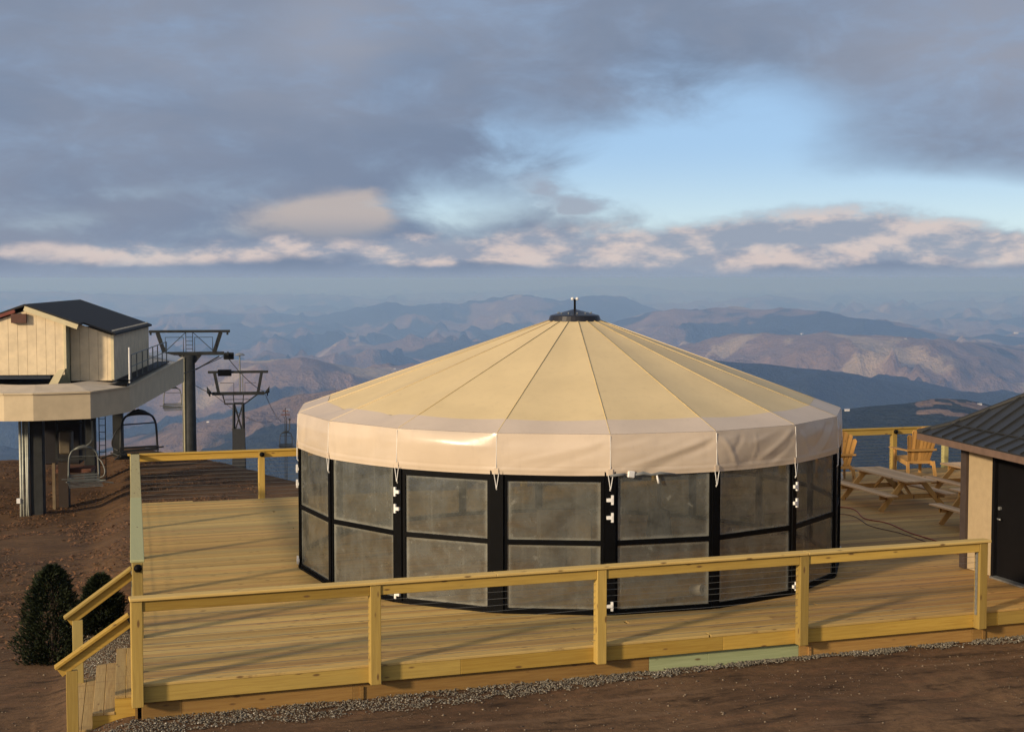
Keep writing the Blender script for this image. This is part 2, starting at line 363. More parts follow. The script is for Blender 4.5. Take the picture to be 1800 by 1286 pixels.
def pane_mat():
    m, nt, p = new_mat('hazy_vinyl_pane')
    uvn = nt.n.new('ShaderNodeTexCoord').outputs['UV']; ob = nt.n.new('ShaderNodeTexCoord').outputs['Object']
    s = nt.n.new('ShaderNodeSeparateXYZ'); nt.l.new(uvn, s.inputs[0])
    ex = nt.m('SUBTRACT', .5, nt.m('ABSOLUTE', nt.m('SUBTRACT', s.outputs[0], .5)))
    ey = nt.m('SUBTRACT', .5, nt.m('ABSOLUTE', nt.m('SUBTRACT', s.outputs[1], .5)))
    rn = nt.n.new('ShaderNodeObjectInfo').outputs['Random']
    cx = nt.n.new('ShaderNodeCombineXYZ'); nt.put(cx.inputs[0], nt.m('MULTIPLY', rn, 50.)); v = nt.vm('ADD', ob, cx.outputs[0])
    ns = nt.noise(v, 3.2, 6, .65); nf = nt.noise(v, 14, 5, .7)
    edge = nt.m('MINIMUM', ex, ey)
    edge = nt.mr(nt.m('ADD', edge, nt.m('MULTIPLY', nt.m('SUBTRACT', nf, .5), .05)), .005, .06, 1, 0)
    spots = nt.mr(nt.noise(v, 5.5, 5, .62), .60, .74)
    streak = nt.mr(nt.noise(nt.mapping(v, (9, 9, .5)), 1.4, 4, .6), .56, .74)
    veil = nt.m('ADD', nt.m('ADD', nt.mr(ns, .32, .66, .36, .70), nt.mr(rn, 0, 1, -.06, .12, False)), nt.m('ADD', nt.m('MULTIPLY', edge, .16), nt.m('MULTIPLY', spots, .12)), clamp=True)
    col = nt.mix(nt.m('MULTIPLY', nt.m('MAXIMUM', edge, nt.m('MAXIMUM', spots, nt.m('MULTIPLY', streak, .35))), .55), (.120, .125, .112), (.30, .30, .255))
    nt.put(p.inputs['Base Color'], col); p.inputs['Roughness'].default_value = .16; p.inputs['Specular IOR Level'].default_value = .9
    nt.put(p.inputs['Normal'], nt.bump(nt.noise(v, 2.2, 4, .5), .55, .04))
    tr = nt.n.new('ShaderNodeBsdfTransparent'); nt.put(tr.inputs[0], (.82, .80, .74))
    mx = nt.n.new('ShaderNodeMixShader'); nt.put(mx.inputs[0], veil)
    nt.l.new(tr.outputs[0], mx.inputs[1]); nt.l.new(p.outputs[0], mx.inputs[2]); nt.l.new(mx.outputs[0], nt.n['Material Output'].inputs[0])
    return m
PANE = pane_mat()

def ground_mat():
    m, nt, p = new_mat('mountain_ground')
    pos = nt.n.new('ShaderNodeNewGeometry').outputs['Position']
    at = nt.n.new('ShaderNodeAttribute'); at.attribute_name = 'cover'
    s = nt.n.new('ShaderNodeSeparateColor'); nt.l.new(at.outputs['Color'], s.inputs[0])
    ever_shade, past, near = s.outputs[0], s.outputs[1], s.outputs[2]
    flat = nt.mapping(pos, (1, 1, 0))
    # near dirt with dead grass and leaves
    a = nt.noise(flat, .35, 6, .65); b = nt.noise(nt.mapping(flat, (.6, 1.7, 1), (0, 0, .35)), 1.6, 8, .72); c = nt.noise(flat, 14, 6, .7)
    dirt = nt.mix(nt.mr(a, .35, .65), (.178, .106, .056), (.118, .068, .037))
    dirt = nt.mix(nt.mr(b, .50, .68, 0, .9), dirt, (.19, .10, .052))
    dirt = nt.mix(nt.mr(b, .48, .34, 0, .85), dirt, (.028, .018, .012))
    dirt = nt.mix(nt.mr(nt.noise(flat, 5.5, 7, .75), .38, .60, .40, 0), dirt, (.045, .030, .019))
    rut = nt.noise(nt.mapping(flat, (.22, 2.4, 1), (0, 0, -.12)), 1.0, 6, .6)
    dirt = nt.mix(nt.mr(rut, .42, .30, 0, .7), dirt, (.035, .024, .017))
    dirt = nt.mix(nt.mr(rut, .55, .68, 0, .6), dirt, (.21, .13, .075))
    lf = nt.mr(nt.vm('DOT_PRODUCT', pos, (-.5, .8, 0)), 3, 9)
    dirt = nt.mix(nt.m('MULTIPLY', lf, nt.mr(c, .48, .66, 0, .85)), dirt, (.23, .105, .035))
    dirt = nt.mix(nt.m('MULTIPLY', lf, nt.mr(b, .40, .62, 0, .55)), dirt, (.045, .033, .018))
    dirt = nt.mix(nt.mr(c, .62, .72, 0, .6), dirt, (.19, .13, .08))
    # far forest; the dark evergreen tone doubles as painted cloud shadow
    fa = nt.noise(flat, .0011, 6, .62); fb = nt.noise(flat, .006, 5, .7); fc = nt.noise(flat, .03, 4, .7)
    dec = nt.mix(nt.mr(fa, .35, .65), (.225, .150, .098), (.15, .104, .072))
    dec = nt.mix(nt.mr(fb, .4, .7, 0, .6), dec, (.30, .205, .14))
    dec = nt.mix(nt.mr(fc, .45, .75, 0, .6), dec, (.07, .05, .045))
    ever_shade_col = nt.mix(nt.mr(fc, .35, .7), (.012, .019, .014), (.030, .036, .024))
    pac = nt.mix(nt.mr(fb, .3, .7), (.40, .31, .21), (.28, .22, .14))
    e2 = nt.mr(nt.m('ADD', ever_shade, nt.m('MULTIPLY', nt.m('SUBTRACT', fb, .5), .7)), .40, .60)
    far = nt.mix(e2, dec, ever_shade_col)
    far = nt.mix(nt.mr(nt.m('ADD', past, nt.m('MULTIPLY', nt.m('SUBTRACT', fb, .5), .8)), .55, .7), far, pac)
    nt.put(p.inputs['Base Color'], nt.mix(near, far, dirt)); p.inputs['Roughness'].default_value = .95; p.inputs['Specular IOR Level'].default_value = .1
    b1 = nt.n.new('ShaderNodeBump'); nt.put(b1.inputs['Height'], nt.m('ADD', b, nt.m('MULTIPLY', c, .5))); b1.inputs['Distance'].default_value = .07; nt.put(b1.inputs['Strength'], nt.m('MULTIPLY', near, .5))
    b2 = nt.n.new('ShaderNodeBump'); nt.put(b2.inputs['Height'], nt.m('ADD', fb, nt.m('MULTIPLY', fc, .45))); b2.inputs['Distance'].default_value = 60; nt.put(b2.inputs['Strength'], nt.m('MULTIPLY', nt.m('SUBTRACT', 1., near), .9)); nt.l.new(b1.outputs[0], b2.inputs['Normal'])
    nt.put(p.inputs['Normal'], b2.outputs[0])
    return m

# ------------------------------------------------------------------ terrain
XC = np.array([-60, -10, 4.1, 7.1, 8.2, 12, 16, 20, 30, 60.]); YC = np.array([46, 48.5, 47.5, 40, 35.5, 26, 18, 15.6, 14.5, 10.])
def near_h(x, y):
    x = np.asarray(x, float); y = np.asarray(y, float)
    L = -.47 - .36*sstep(0, 1.3, -x+.0766*np.maximum(y, 0)) - .9*sstep(1.5, 14, y)*sstep(-6, 2, 3-x*0) - 1.15*sstep(14, 34, y)
    L = L + .07*fbm(x*.45, y*.45, 3, 5)*sstep(.6, 2.5, np.abs(y-7)-7+np.where(x < -1.2, 3, 0)) + .10*fbm(x*.12, y*.12, 3, 9)*sstep(15, 25, y)
    L = L + .06*sstep(0, 3, -y)
    return L
def ridge(cands, r0, wn, wf, amp=0., nseed=0):
    return (np.array([c[0] for c in cands], float), np.array([c[1] for c in cands], float), r0, wn, wf, amp, nseed)
RID = [
 ridge([(-400, 506), (0, 508), (150, 511), (330, 514), (560, 518), (640, 522), (720, 517), (830, 514), (930, 512), (1000, 503), (1060, 501), (1110, 502), (1180, 509), (1300, 516), (1500, 516), (1650, 513), (1800, 512), (2200, 510)], 62000, 5000, 9000, 60, 1),
 ridge([(-400, 512), (0, 512), (120, 512), (200, 516), (300, 518), (430, 517), (530, 516), (600, 519), (660, 524), (760, 530), (1240, 534), (1290, 525), (1340, 518), (1400, 524), (1460, 536), (1600, 534), (1660, 528), (1800, 534), (2200, 530)], 42000, 4000, 5000, 60, 2),
 ridge([(-400, 575), (100, 570), (200, 560), (280, 553), (330, 547), (365, 544), (420, 551), (500, 552), (560, 555), (620, 545), (655, 536), (678, 531), (710, 534), (800, 533), (860, 525), (905, 517), (925, 517), (955, 523), (985, 529), (1020, 521), (1062, 516), (1090, 521), (1140, 538), (1200, 548), (1300, 560), (2200, 560)], 27000, 3200, 3500, 70, 3),
 ridge([(900, 600), (1100, 562), (1150, 548), (1200, 541), (1260, 541), (1310, 540), (1370, 541), (1420, 545), (1480, 555), (1560, 566), (1620, 578), (1680, 590), (1800, 592), (2200, 590)], 17500, 2600, 2500, 70, 4),
 ridge([(1000, 640), (1180, 610), (1300, 590), (1450, 583), (1560, 592), (1700, 600), (1800, 612), (2200, 620)], 12200, 2200, 2000, 110, 5),
 ridge([(-300, 600), (300, 620), (420, 632), (470, 636), (505, 628), (530, 622), (560, 626), (620, 640), (760, 640), (1000, 660)], 9800, 1500, 1300, 70, 6),
 ridge([(1000, 720), (1150, 655), (1260, 632), (1350, 634), (1440, 646), (1530, 662), (1640, 680), (1740, 690), (1850, 700), (2200, 710)], 7600, 1300, 1300, 50, 7),
 ridge([(-400, 820), (100, 800), (250, 770), (330, 748), (400, 731), (460, 712), (520, 698), (600, 690), (700, 700), (900, 760)], 5600, 1000, 1100, 45, 8),
 ridge([(-200, 840), (250, 830), (350, 800), (430, 768), (490, 752), (540, 746), (650, 750), (800, 790), (1000, 840)], 4300, 700, 600, 30, 10),
 ridge([(1000, 800), (1250, 770), (1400, 745), (1480, 724), (1530, 718), (1590, 712), (1650, 704), (1700, 703), (1740, 710), (1800, 722), (2000, 760), (2300, 800)], 3000, 1600, 500, 14, 9),
]
def terrain(x, y):
    x = np.asarray(x, float); y = np.asarray(y, float)
    L = near_h(x, y)
    q = y-np.interp(x, XC, YC)
    s = np.maximum.reduce([q, -28-x, -45-y, x-55])
    s = np.maximum(s, 0)
    s = np.where(s < 6, s*s/12, s-3)
    prof = 930*(1-np.exp(-s/2450))
    dx, dy = x-CAM.x, y-CAM.y
    dep = dx*math.sin(YAW)+dy*math.cos(YAW); lat = dx*math.cos(YAW)-dy*math.sin(YAW)
    r = np.hypot(dx, dy)
    u = 900+FPX*lat/np.maximum(dep, 1e-3)
    wx = x+500*fbm(x/3000, y/3000, 2, 71); wy = y+500*fbm(x/3000, y/3000, 2, 77)
    big = fbm(wx/6500, wy/6500, 3, 21)
    rg = ridged(wx/2100, wy/2100, 5, 31)
    fine = fbm(x/420, y/420, 4, 41)
    amp = sstep(500, 5000, s)
    amp2 = sstep(25, 300, s)
    z = L-prof+amp*(70*big+rg*230-155+fine*42)+amp2*(1-amp)*fine*6
    z = z+sstep(14000, 40000, r)*(ridged(wx/5200, wy/5200, 4, 51)*220-150)
    for (cu, cv, r0, wn, wf, am, sd) in RID:
        uu = np.clip(u, cu[0], cu[-1]); vv = np.interp(uu, cu, cv)
        rr = r0*(1+.10*fbm(lat/r0*5, lat*0+sd*3.3, 2, 61+sd))
        zt = CAM.z-rr*(vv-488.5)/FPX
        d = dep-rr
        spur = ridged(lat/(r0*.055)+sd*9.1, dep/(r0*.075), 3, 81+sd)
        g = np.exp(-(d/np.where(d < 0, wn, wf))**2)
        fr = np.where((dep > 100), 1., 0.)*sstep(cu[0]-500, cu[0], u)*sstep(cu[-1]+500, cu[-1], u)
        rg2 = ridged(x/1250+sd, y/1250, 5, 91); cand = z+(zt-z)*g*fr+fr*g*(rg2-1.05)*min(r0, 15000)*.010*(.22+np.sqrt(np.clip(1-g, 0, 1)))+fr*g*(1-g)*4*am*(spur-.9)*1.1+fr*g*fine*am*.12
        z = np.where(zt > z, cand, z)
    # keep every thing far out under eye level
    z = np.where(s > 0, np.minimum(z, CAM.z-s*.0), z)
    return z
def cover(x, y, z):
    dx, dy = x-CAM.x, y-CAM.y; r = np.hypot(dx, dy)
    dep = dx*math.sin(YAW)+dy*math.cos(YAW); lat = dx*math.cos(YAW)-dy*math.sin(YAW); u = 900+FPX*lat/np.maximum(dep, 1e-3)
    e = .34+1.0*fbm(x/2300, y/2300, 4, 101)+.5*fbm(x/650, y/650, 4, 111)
    # evergreen woods and painted-in cloud shadow on the near right hill, on the ridges before the valley and on the left spur
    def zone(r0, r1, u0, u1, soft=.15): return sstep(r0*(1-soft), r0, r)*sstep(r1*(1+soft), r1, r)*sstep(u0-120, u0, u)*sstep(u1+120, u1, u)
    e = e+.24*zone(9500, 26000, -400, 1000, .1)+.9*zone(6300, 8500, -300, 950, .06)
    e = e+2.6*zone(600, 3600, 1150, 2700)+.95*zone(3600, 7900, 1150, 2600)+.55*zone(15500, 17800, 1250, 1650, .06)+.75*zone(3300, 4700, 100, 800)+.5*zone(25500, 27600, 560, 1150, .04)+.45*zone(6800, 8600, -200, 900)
    e = e-.8*zone(4900, 6000, 150, 900, .05)-.42*zone(9000, 14500, 1050, 2600, .08)-.6*zone(8900, 10500, 300, 760, .05)  # dark cover thinned to paint in the sunlit slopes
    crown = zone(2860, 3120, 1660, 1735, .015)*sstep(-.1, .25, fbm(x/90, y/90, 3, 151)+.3)  # sunlit strip on the hilltop, painted in as bare cover
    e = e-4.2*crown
    pst = .18+.8*fbm(x/900, y/900, 3, 121)-.4*e+.10
    near = sstep(400, 150, r)
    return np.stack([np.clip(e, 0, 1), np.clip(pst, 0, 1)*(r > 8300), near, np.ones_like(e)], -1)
def build_ground():
    rs = np.concatenate([np.linspace(.5, 6, 8)[:-1], 6*np.exp(np.linspace(0, math.log(92000/6.), 830))])
    th = np.concatenate([np.radians(np.linspace(-180, -24, 60))[:-1], np.radians(np.linspace(-24, 24, 481)), np.radians(np.linspace(24, 180, 60))[1:-1]])
    nr, na = len(rs), len(th)
    RR, TH = np.meshgrid(rs, th, indexing='ij')
    x = CAM.x+RR*np.sin(TH+YAW); y = CAM.y+RR*np.cos(TH+YAW); z = terrain(x, y)
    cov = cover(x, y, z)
    v = np.stack([x, y, z], -1).reshape(-1, 3); v = np.concatenate([v, [[CAM.x, CAM.y, float(terrain(CAM.x, CAM.y))]]])
    i = np.arange(nr-1)[:, None]; j = np.arange(na)[None, :]; j2 = (j+1) % na
    q = np.stack([i*na+j, i*na+j2, (i+1)*na+j2, (i+1)*na+j], -1).reshape(-1, 4)[:, ::-1]
    tri = np.stack([np.full(na, len(v)-1), (np.arange(na)+1) % na, np.arange(na)], -1)[:, ::-1]
    me = bpy.data.meshes.new('ground'); me.vertices.add(len(v)); me.vertices.foreach_set('co', v.ravel())
    nl = q.size+tri.size; me.loops.add(nl); me.loops.foreach_set('vertex_index', np.concatenate([q.ravel(), tri.ravel()]).astype(np.int32))
    me.polygons.add(len(q)+len(tri))
    me.polygons.foreach_set('loop_start', np.concatenate([np.arange(len(q))*4, q.size+np.arange(len(tri))*3]).astype(np.int32))
    me.update(calc_edges=True); me.validate()
    me.polygons.foreach_set('use_smooth', [True]*len(me.polygons))
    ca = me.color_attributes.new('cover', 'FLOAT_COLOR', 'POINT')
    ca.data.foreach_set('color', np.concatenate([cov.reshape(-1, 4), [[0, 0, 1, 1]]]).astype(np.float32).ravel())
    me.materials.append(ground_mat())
    o = bpy.data.objects.new('ground', me); COL.objects.link(o); o['kind'] = 'structure'
    return o
build_ground()
def gz(x, y): return float(terrain(np.array([x]), np.array([y]))[0])

# haze: one closed box of air
hb = MB().box(-99000, 99000, -99000, 99000, -1500, 9.0)
hm = bpy.data.materials.new('haze_air'); hm.use_nodes = True; hn = hm.node_tree; hn.nodes.clear()
pv = hn.nodes.new('ShaderNodeVolumePrincipled'); pv.inputs['Color'].default_value = (.32, .54, 1.0, 1); pv.inputs['Absorption Color'].default_value = (.42, .44, 1, 1); pv.inputs['Density'].default_value = 7.2e-5; pv.inputs['Anisotropy'].default_value = .1
ho = hn.nodes.new('ShaderNodeOutputMaterial'); hn.links.new(pv.outputs[0], ho.inputs['Volume'])
hz = obj('haze', hb, hm, kind='stuff')

# ------------------------------------------------------------------ deck
KX = .0765
def left_x(y): return KX*y
def back_y(x): return 14.9-.026*(x-1.14)
deck = thing('wooden_deck', 'broad terrace floor of yellow pine planks under and around the round tent', 'deck', (0, 0, 0))
PW, PG = .140, .0065
cache = {}
joints = [[5.6, 12.8], [8.0, 16.2], [3.9, 10.4], [6.9, 14.4], [4.8, 11.6]]
row = 0; y = 0.0
while y+PW < 15.0:
    x0 = left_x(y)-.02
    yc = y+PW/2
    x1 = 26.0 if yc > 3.2 else 15.4
    if yc > back_y(26): x1 = min(x1, (14.9-yc)/.026+1.14)
    cuts = [c for c in joints[row % 5] if c < x1-1.5]
    if yc < 3.2: cuts = [joints[(row*2) % 5][0]+2.2]
    ends = [x0]+cuts+[x1]
    dz_ = random.uniform(-.002, .002)
    for a, b in zip(ends[:-1], ends[1:]):
        a_ = a if a == x0 else a+.002; Lr = round(b-a_, 1) if b != x1 else round(b-a_, 1)
        key = Lr
        if key not in cache:
            me = MB().cbox((0, 0, 0), (Lr-.004, PW, .036)).mesh('plank'); bevel(me, .004); me.materials.append(W['plank']); cache[key] = me
        o = obj('plank', cache[key], None, deck, loc=(a_+Lr/2, yc, -.018+dz_))
    y += PW+PG; row += 1
# rim boards round the deck, joints every few metres
def run(name, parent, xs, y0, y1, z0, z1, mat, gap=.003, bev=.004):
    for a, b in zip(xs[:-1], xs[1:]):
        mb = MB().cbox((0, 0, 0), (b-a-gap, y1-y0, z1-z0)); obj(name, mb, mat, parent, bev=bev, loc=((a+b)/2, (y0+y1)/2, (z0+z1)/2))
run('fascia_board', deck, [.0, 4.15, 8.0, 12.6, 16.9], -.002+.006, .044, -.236, -.040, W['x'])
run('skirt_board', deck, [.06, .55, 2.72, 6.9], .085, .12, -.80, -.245, W['skirt'])
run('skirt_board', deck, [6.9, 7.8, 9.25], .088, .123, -.80, -.245, W['skirtg'])
run('skirt_board', deck, [9.25, 12.2, 16.9], .085, .12, -.80, -.245, W['skirt'])
for xb in (2.83, 9.42, 12.4): obj('skirt_batten', MB().cbox((0, 0, 0), (.045, .02, .40)), W['skirt'], deck, loc=(xb, .072, -.50))
mb = MB().beam((-.045, .02, -.14), (left_x(14.9)-.045, 14.9, -.14), .04, .19); obj('fascia_board', mb, W['y'], deck)
mb = MB().beam((-.0, .14, -.72), (left_x(14.9), 14.9, -.72), .03, .95); obj('skirt_board', mb, W['skirt'], deck)
mb = MB().beam((1.14, 14.965, -.14), (26, back_y(26)+.065, -.14), .04, .19); obj('fascia_board', mb, W['x'], deck)
for i in range(10):
    yy = 1.2+i*1.5
    obj('joist', MB().beam((left_x(yy)+.1, yy, -.135), (25.5 if yy > 3.3 else 15.2, yy, -.135), .04, .19), W['skirt'], deck)

# ------------------------------------------------------------------ railings
BH = 1.10
def ball_light(parent, x, y, z, d):
    b = obj('post_light', MB().lathe([(0, -.058), (.035, -.05), (.055, -.02), (.058, .0), (.05, .03), (.03, .05), (0, .056)], k=16), BLACK, parent, smooth=True, loc=(x, y, z))
    return b
def post(parent, x, y, z0, z1, wd=.138, mat=None):
    return obj('post', MB().cbox((0, 0, 0), (wd, wd, z1-z0)), mat or W['z'], parent, bev=.006, loc=(x, y, (z0+z1)/2))
fr = thing('front_railing', 'timber railing with thin cables along the near edge of the deck', 'railing')
PX = [0.0, 2.973, 6.101, 9.204, 12.219]
for i, x in enumerate(PX): post(fr, x, -.071, -.236 if i else -.25, BH-.04)
run('rail_cap', fr, [-.085, 4.6, 9.25, 12.33], -.165, .02, BH-.038, BH, W['capx'], .003, .006)
for a, b in zip(PX[:-1], PX[1:]): obj('rail_beam', MB().cbox((0, 0, 0), (b-a-.142, .042, .135)), W['x'], fr, bev=.004, loc=((a+b)/2, -.10, BH-.038-.070))
for k in range(10):
    zc = .085+k*.085
    pts = []
    for a, b in zip(PX[:-1], PX[1:]):
        sag = .012*math.sin(k*2.1+a)
        pts += [(a, -.07, zc), ((a+b)/2, -.07, zc-abs(sag)-.006)]
    pts.append((PX[-1], -.07, zc))
    obj('cable', MB().tube(pts, .0026, 5), CABLE, fr)
obj('cable_fitting_strip', MB().cbox((0, 0, 0), (.012, .05, .95)), GALV, fr, loc=(PX[-1]-.078, -.07, .45))
# left railing
lr = thing('left_railing', 'weathered grey timber railing on the left edge, running back from the steps', 'railing')
ys = [2.42, 5.2, 8.3, 11.5]
for i, y_ in enumerate(ys): post(lr, left_x(y_)+.03, y_, -.236, BH-.04)
y0, y1 = 2.36, 15.02
for a, b in ((y0, 8.3), (8.303, y1)):
    obj('rail_cap', MB().beam((left_x(a)+.03, a, BH-.019), (left_x(b)+.03, b, BH-.019), .19, .038), W['y'], lr, bev=.006)
for a, b in zip(ys, ys[1:]+[14.8]):
    obj('rail_beam', MB().beam((left_x(a+.07)+.03, a+.07, BH-.108), (left_x(b-.07)+.03, b-.07, BH-.108), .042, .135), W['y'], lr, bev=.004)
for k in range(10):
    zc = .085+k*.085
    obj('cable', MB().tube([(left_x(2.42)+.03, 2.42, zc), (left_x(14.8)+.03, 14.8, zc)], .0032, 5), CABLE, lr)
ball_light(lr, left_x(2.42)+.03, 2.42-.10, .99, 0)
# back railing
br = thing('back_railing', 'timber railing with thin cables along the far edge above the valley', 'railing')
bx = [1.14, 3.95, 7.0, 10.2, 13.6, 17.1, 20.3, 21.85, 24.9]
for x in bx: post(br, x, back_y(x)+.05, -.236, BH-.04)
for a, b in ((1.02, 8.6), (8.603, 17.1), (17.103, 26)):
    obj('rail_cap', MB().beam((a, back_y(a)+.05, BH-.019), (b, back_y(b)+.05, BH-.019), .16, .038), W['x'], br, bev=.006)
for a, b in zip(bx[:-1], bx[1:]):
    obj('rail_beam', MB().beam((a+.072, back_y(a)+.02, BH-.108), (b-.072, back_y(b)+.02, BH-.108), .042, .135), W['x'], br, bev=.004)
for k in range(10):
    zc = .085+k*.085
    obj('cable', MB().tube([(1.14, back_y(1.14)+.05, zc), (26, back_y(26)+.05, zc)], .0036, 5), CABLE, br)
for x in (3.95, 20.3): ball_light(br, x, back_y(x)-.06, 1.0, 0)
for k in range(8): obj('eye_screw', MB().cbox((0, 0, 0), (.02, .03, .02)), GALV, br, loc=(1.14+.09, back_y(1.14)+.05, .17+k*.085))

# ------------------------------------------------------------------ steps
st = thing('entry_steps', 'three pine steps going down left at the near deck corner', 'steps', (0, 0, 0), -math.atan(KX))
trd = W['table']
for k, (xa, zt) in enumerate(((-.27, -.20), (-.54, -.40), (-.81, -.60))):
    for j in range(2):
        xx = xa+.068+j*.136
        obj('tread', MB().cbox((0, 0, 0), (.130, 2.42, .036)), W['tread'], st, bev=.004, loc=(xx, 1.5, zt-.018))
for yy in (.30, 1.5, 2.70):
    pts = [(0, yy, -.04), (0, yy, -.237), (-.27, yy, -.237), (-.27, yy, -.437), (-.54, yy, -.437), (-.54, yy, -.637), (-.80, yy, -.637), (-.80, yy, -.84), (-.62, yy, -.90), (-.0, yy, -.44)]
    pts = [(0, yy, -.236), (-.27, yy, -.236), (-.27, yy, -.436), (-.54, yy, -.436), (-.54, yy, -.636), (-.80, yy, -.636), (-.80, yy, -.88), (-.62, yy, -.90), (0, yy, -.47)]
    obj('stringer', MB().prism(pts, (0, .038, 0)), W['x'], st)
for (yy, px_, top) in ((.20, -.72, .27), (2.72, -.56, .32)):
    pass
sr = thing('near_step_rail', 'sloping handrail of yellow timber on the near side of the steps', 'handrail')
obj('post', MB().cbox((0, 0, 0), (.138, .09, 1.10)), W['z'], sr, bev=.005, loc=(-.755, .19, -.355))
obj('rail_cap', MB().beam((-.07, .19, .835), (-.95, .19, .245), .14, .038), W['x'], sr, bev=.005)
obj('rail_beam', MB().beam((-.07, .19, .74), (-.90, .19, .185), .04, .13), W['x'], sr, bev=.004)
sf = thing('far_step_rail', 'sloping handrail of yellow timber on the far side of the steps', 'handrail')
obj('post', MB().cbox((0, 0, 0), (.138, .09, 1.22)), W['z'], sf, bev=.005, loc=(-.585, 2.60, -.34))
obj('rail_cap', MB().beam((.15, 2.60, .95), (-.76, 2.60, .31), .14, .038), W['x'], sf, bev=.005)
obj('rail_beam', MB().beam((.15, 2.60, .855), (-.70, 2.60, .255), .04, .13), W['x'], sf, bev=.004)

# ------------------------------------------------------------------ round tent (yurt)
YX, YY, YR, YW, EZ = 8.065, 6.245, 4.824, 4.80, 2.6825
PH = R(156.3); NS = 18; stp = 2*math.pi/NS
yurt = thing('yurt', 'round eighteen-sided tent with tan canvas cone roof and black framed clear walls', 'tent', (YX, YY, 0))
def vtx(i, r): a = PH+stp*i; return Vector((r*math.cos(a), r*math.sin(a), 0))
AP = Vector((.11, -.04, 0))
def YSAG(i, t, r):
    f = (YR-r)/(YR-.42); s = -.030*math.sin(math.pi*t)*(r/YR)*(1+.4*math.sin(i*2.3))*min(1, f*8)
    if i in (1, 2): s -= .04*math.exp(-((t-.55-.25*f)/.12)**2)*(1-f)*min(1, f*8)  # extra crease shaped to mimic soft shadow streaks on the left panels
    return s
def roofpt(i, t, r):                       # t 0..1 between vertices i and i+1
    a, b = vtx(i, r), vtx(i+1, r); p = a.lerp(b, t)
    fr_ = (YR-r)/(YR-.42); z = EZ+(4.235-EZ)*fr_+YSAG(i, t, r)
    return Vector((p.x, p.y, z))+AP*fr_
for i in range(NS):
    P = []
    for k in range(9):
        r = 4.34+(.41-4.34)*k/8; rowp = []
        for j in range(9):
            t = j/8; rowp.append(roofpt(i, t, r))
        P.append(rowp)
    obj('roof_panel', MB().grid(P), ROOFFAB, yurt, smooth=True)
    s0, s1 = roofpt(i, 0, YR-.02), roofpt(i, 0, .42)
    obj('roof_seam', MB().tube([s0+Vector((0, 0, .004)), s1+Vector((0, 0, .004))], .0065, 6), SEAM if 2 < i < 9 else ROOFFAB, yurt, smooth=True)
VB = 2.08
NX, NZ = 44, 24
# folds: (x0, z0, x1, z1, height, width) in metres along and down each panel
CR = {1: [(.5, .1, .35, .55, -.014, .10)], 2: [(1.15, .05, 1.1, .5, -.022, .12), (.4, .1, .5, .5, .010, .14)],
      3: [(.1, .12, 1.5, .2, .006, .05)], 4: [(1.6, .1, .3, .42, .012, .045), (1.55, .2, .7, .5, -.010, .05), (.1, .5, 1.5, .47, .006, .03)],
      5: [(1.62, .08, .25, .50, .020, .045), (1.60, .18, .6, .53, -.016, .05), (1.2, .35, .2, .56, .012, .03), (.1, .2, .7, .1, .010, .05)],
      6: [(.08, .08, .40, .50, .016, .04), (.5, .05, .35, .30, -.012, .05), (1.6, .08, .95, .45, .020, .045), (1.6, .25, 1.1, .54, -.016, .04), (.8, .08, .75, .5, .008, .02), (1.4, .02, .7, .22, .010, .04)],
      7: [(1.5, .08, .9, .52, .022, .05), (1.25, .05, .75, .4, -.018, .05), (.1, .1, .5, .5, .012, .06)],
      8: [(1.4, .1, .7, .5, .02, .06), (.3, .1, .5, .5, -.012, .06)]}
for i in range(NS):
    P = []; a, b = vtx(i, YR), vtx(i+1, YR); nrm = ((a+b)/2).normalized(); Lp = (b-a).length
    for k in range(4):
        r = 4.345+(YR-4.345)*k/3
        P.append([roofpt(i, j/NX, r)+Vector((0, 0, .006)) for j in range(NX+1)])
    obj('roof_band', MB().grid(P), BANDFAB, yurt, smooth=True)
    P = [[a.lerp(b, j/NX)+Vector((0, 0, EZ+.003)) for j in range(NX+1)]]
    hgt = EZ-VB
    X_, Z_ = np.meshgrid(np.linspace(0, Lp, NX+1), np.linspace(0, hgt, NZ+1))
    wr = {3: .25, 4: .7, 5: .9, 6: 1.1, 7: 1.1, 8: 1.0}.get(i, .7)
    fold = fbm((X_*.5+Z_*1.6)*1.3+i*5, (Z_*.9-X_*.35)*1.1, 3, 200+i)*.016*wr
    for (x0, z0, x1, z1, A, w_) in CR.get(i, [(.3, .1, .5, .5, .012, .06), (1.3, .1, 1.0, .5, .012, .06)]):
        dx, dz_ = x1-x0, z1-z0; L2 = dx*dx+dz_*dz_; tt = np.clip(((X_-x0)*dx+(Z_-z0)*dz_)/L2, 0, 1)
        dd = np.hypot(X_-x0-tt*dx-.03*np.sin(tt*4), Z_-z0-tt*dz_); fold = fold+A*np.exp(-(dd/w_)**2)*(.35+.65*np.sin(math.pi*np.clip(tt*.8+.1, 0, 1)))
    for k in range(1, NZ+1):
        f = k/NZ; rowp = []
        for j in range(NX+1):
            t = j/NX; bulge = .022*math.sin(math.pi*f)*math.sin(math.pi*t)
            if i == 3: bulge = .08*math.sin(math.pi*f**.6)*math.sin(math.pi*t)**.8
            e_ = min(1, t*12, (1-t)*12)*min(1, f*6)
            hem = .008 if k == NZ-3 else (-.004 if k == NZ-4 else 0)
            q = a.lerp(b, t)+nrm*(bulge+float(fold[k, j])*e_+hem+.022*min(1, f*3))
            q.z = EZ-hgt*f-.010*math.sin(math.pi*t)*f+(.5*float(fold[k, j]) if f > .85 else 0)
            rowp.append(q)
        P.append(rowp)
    obj('valance', MB().grid(P), VALFAB, yurt, smooth=True)
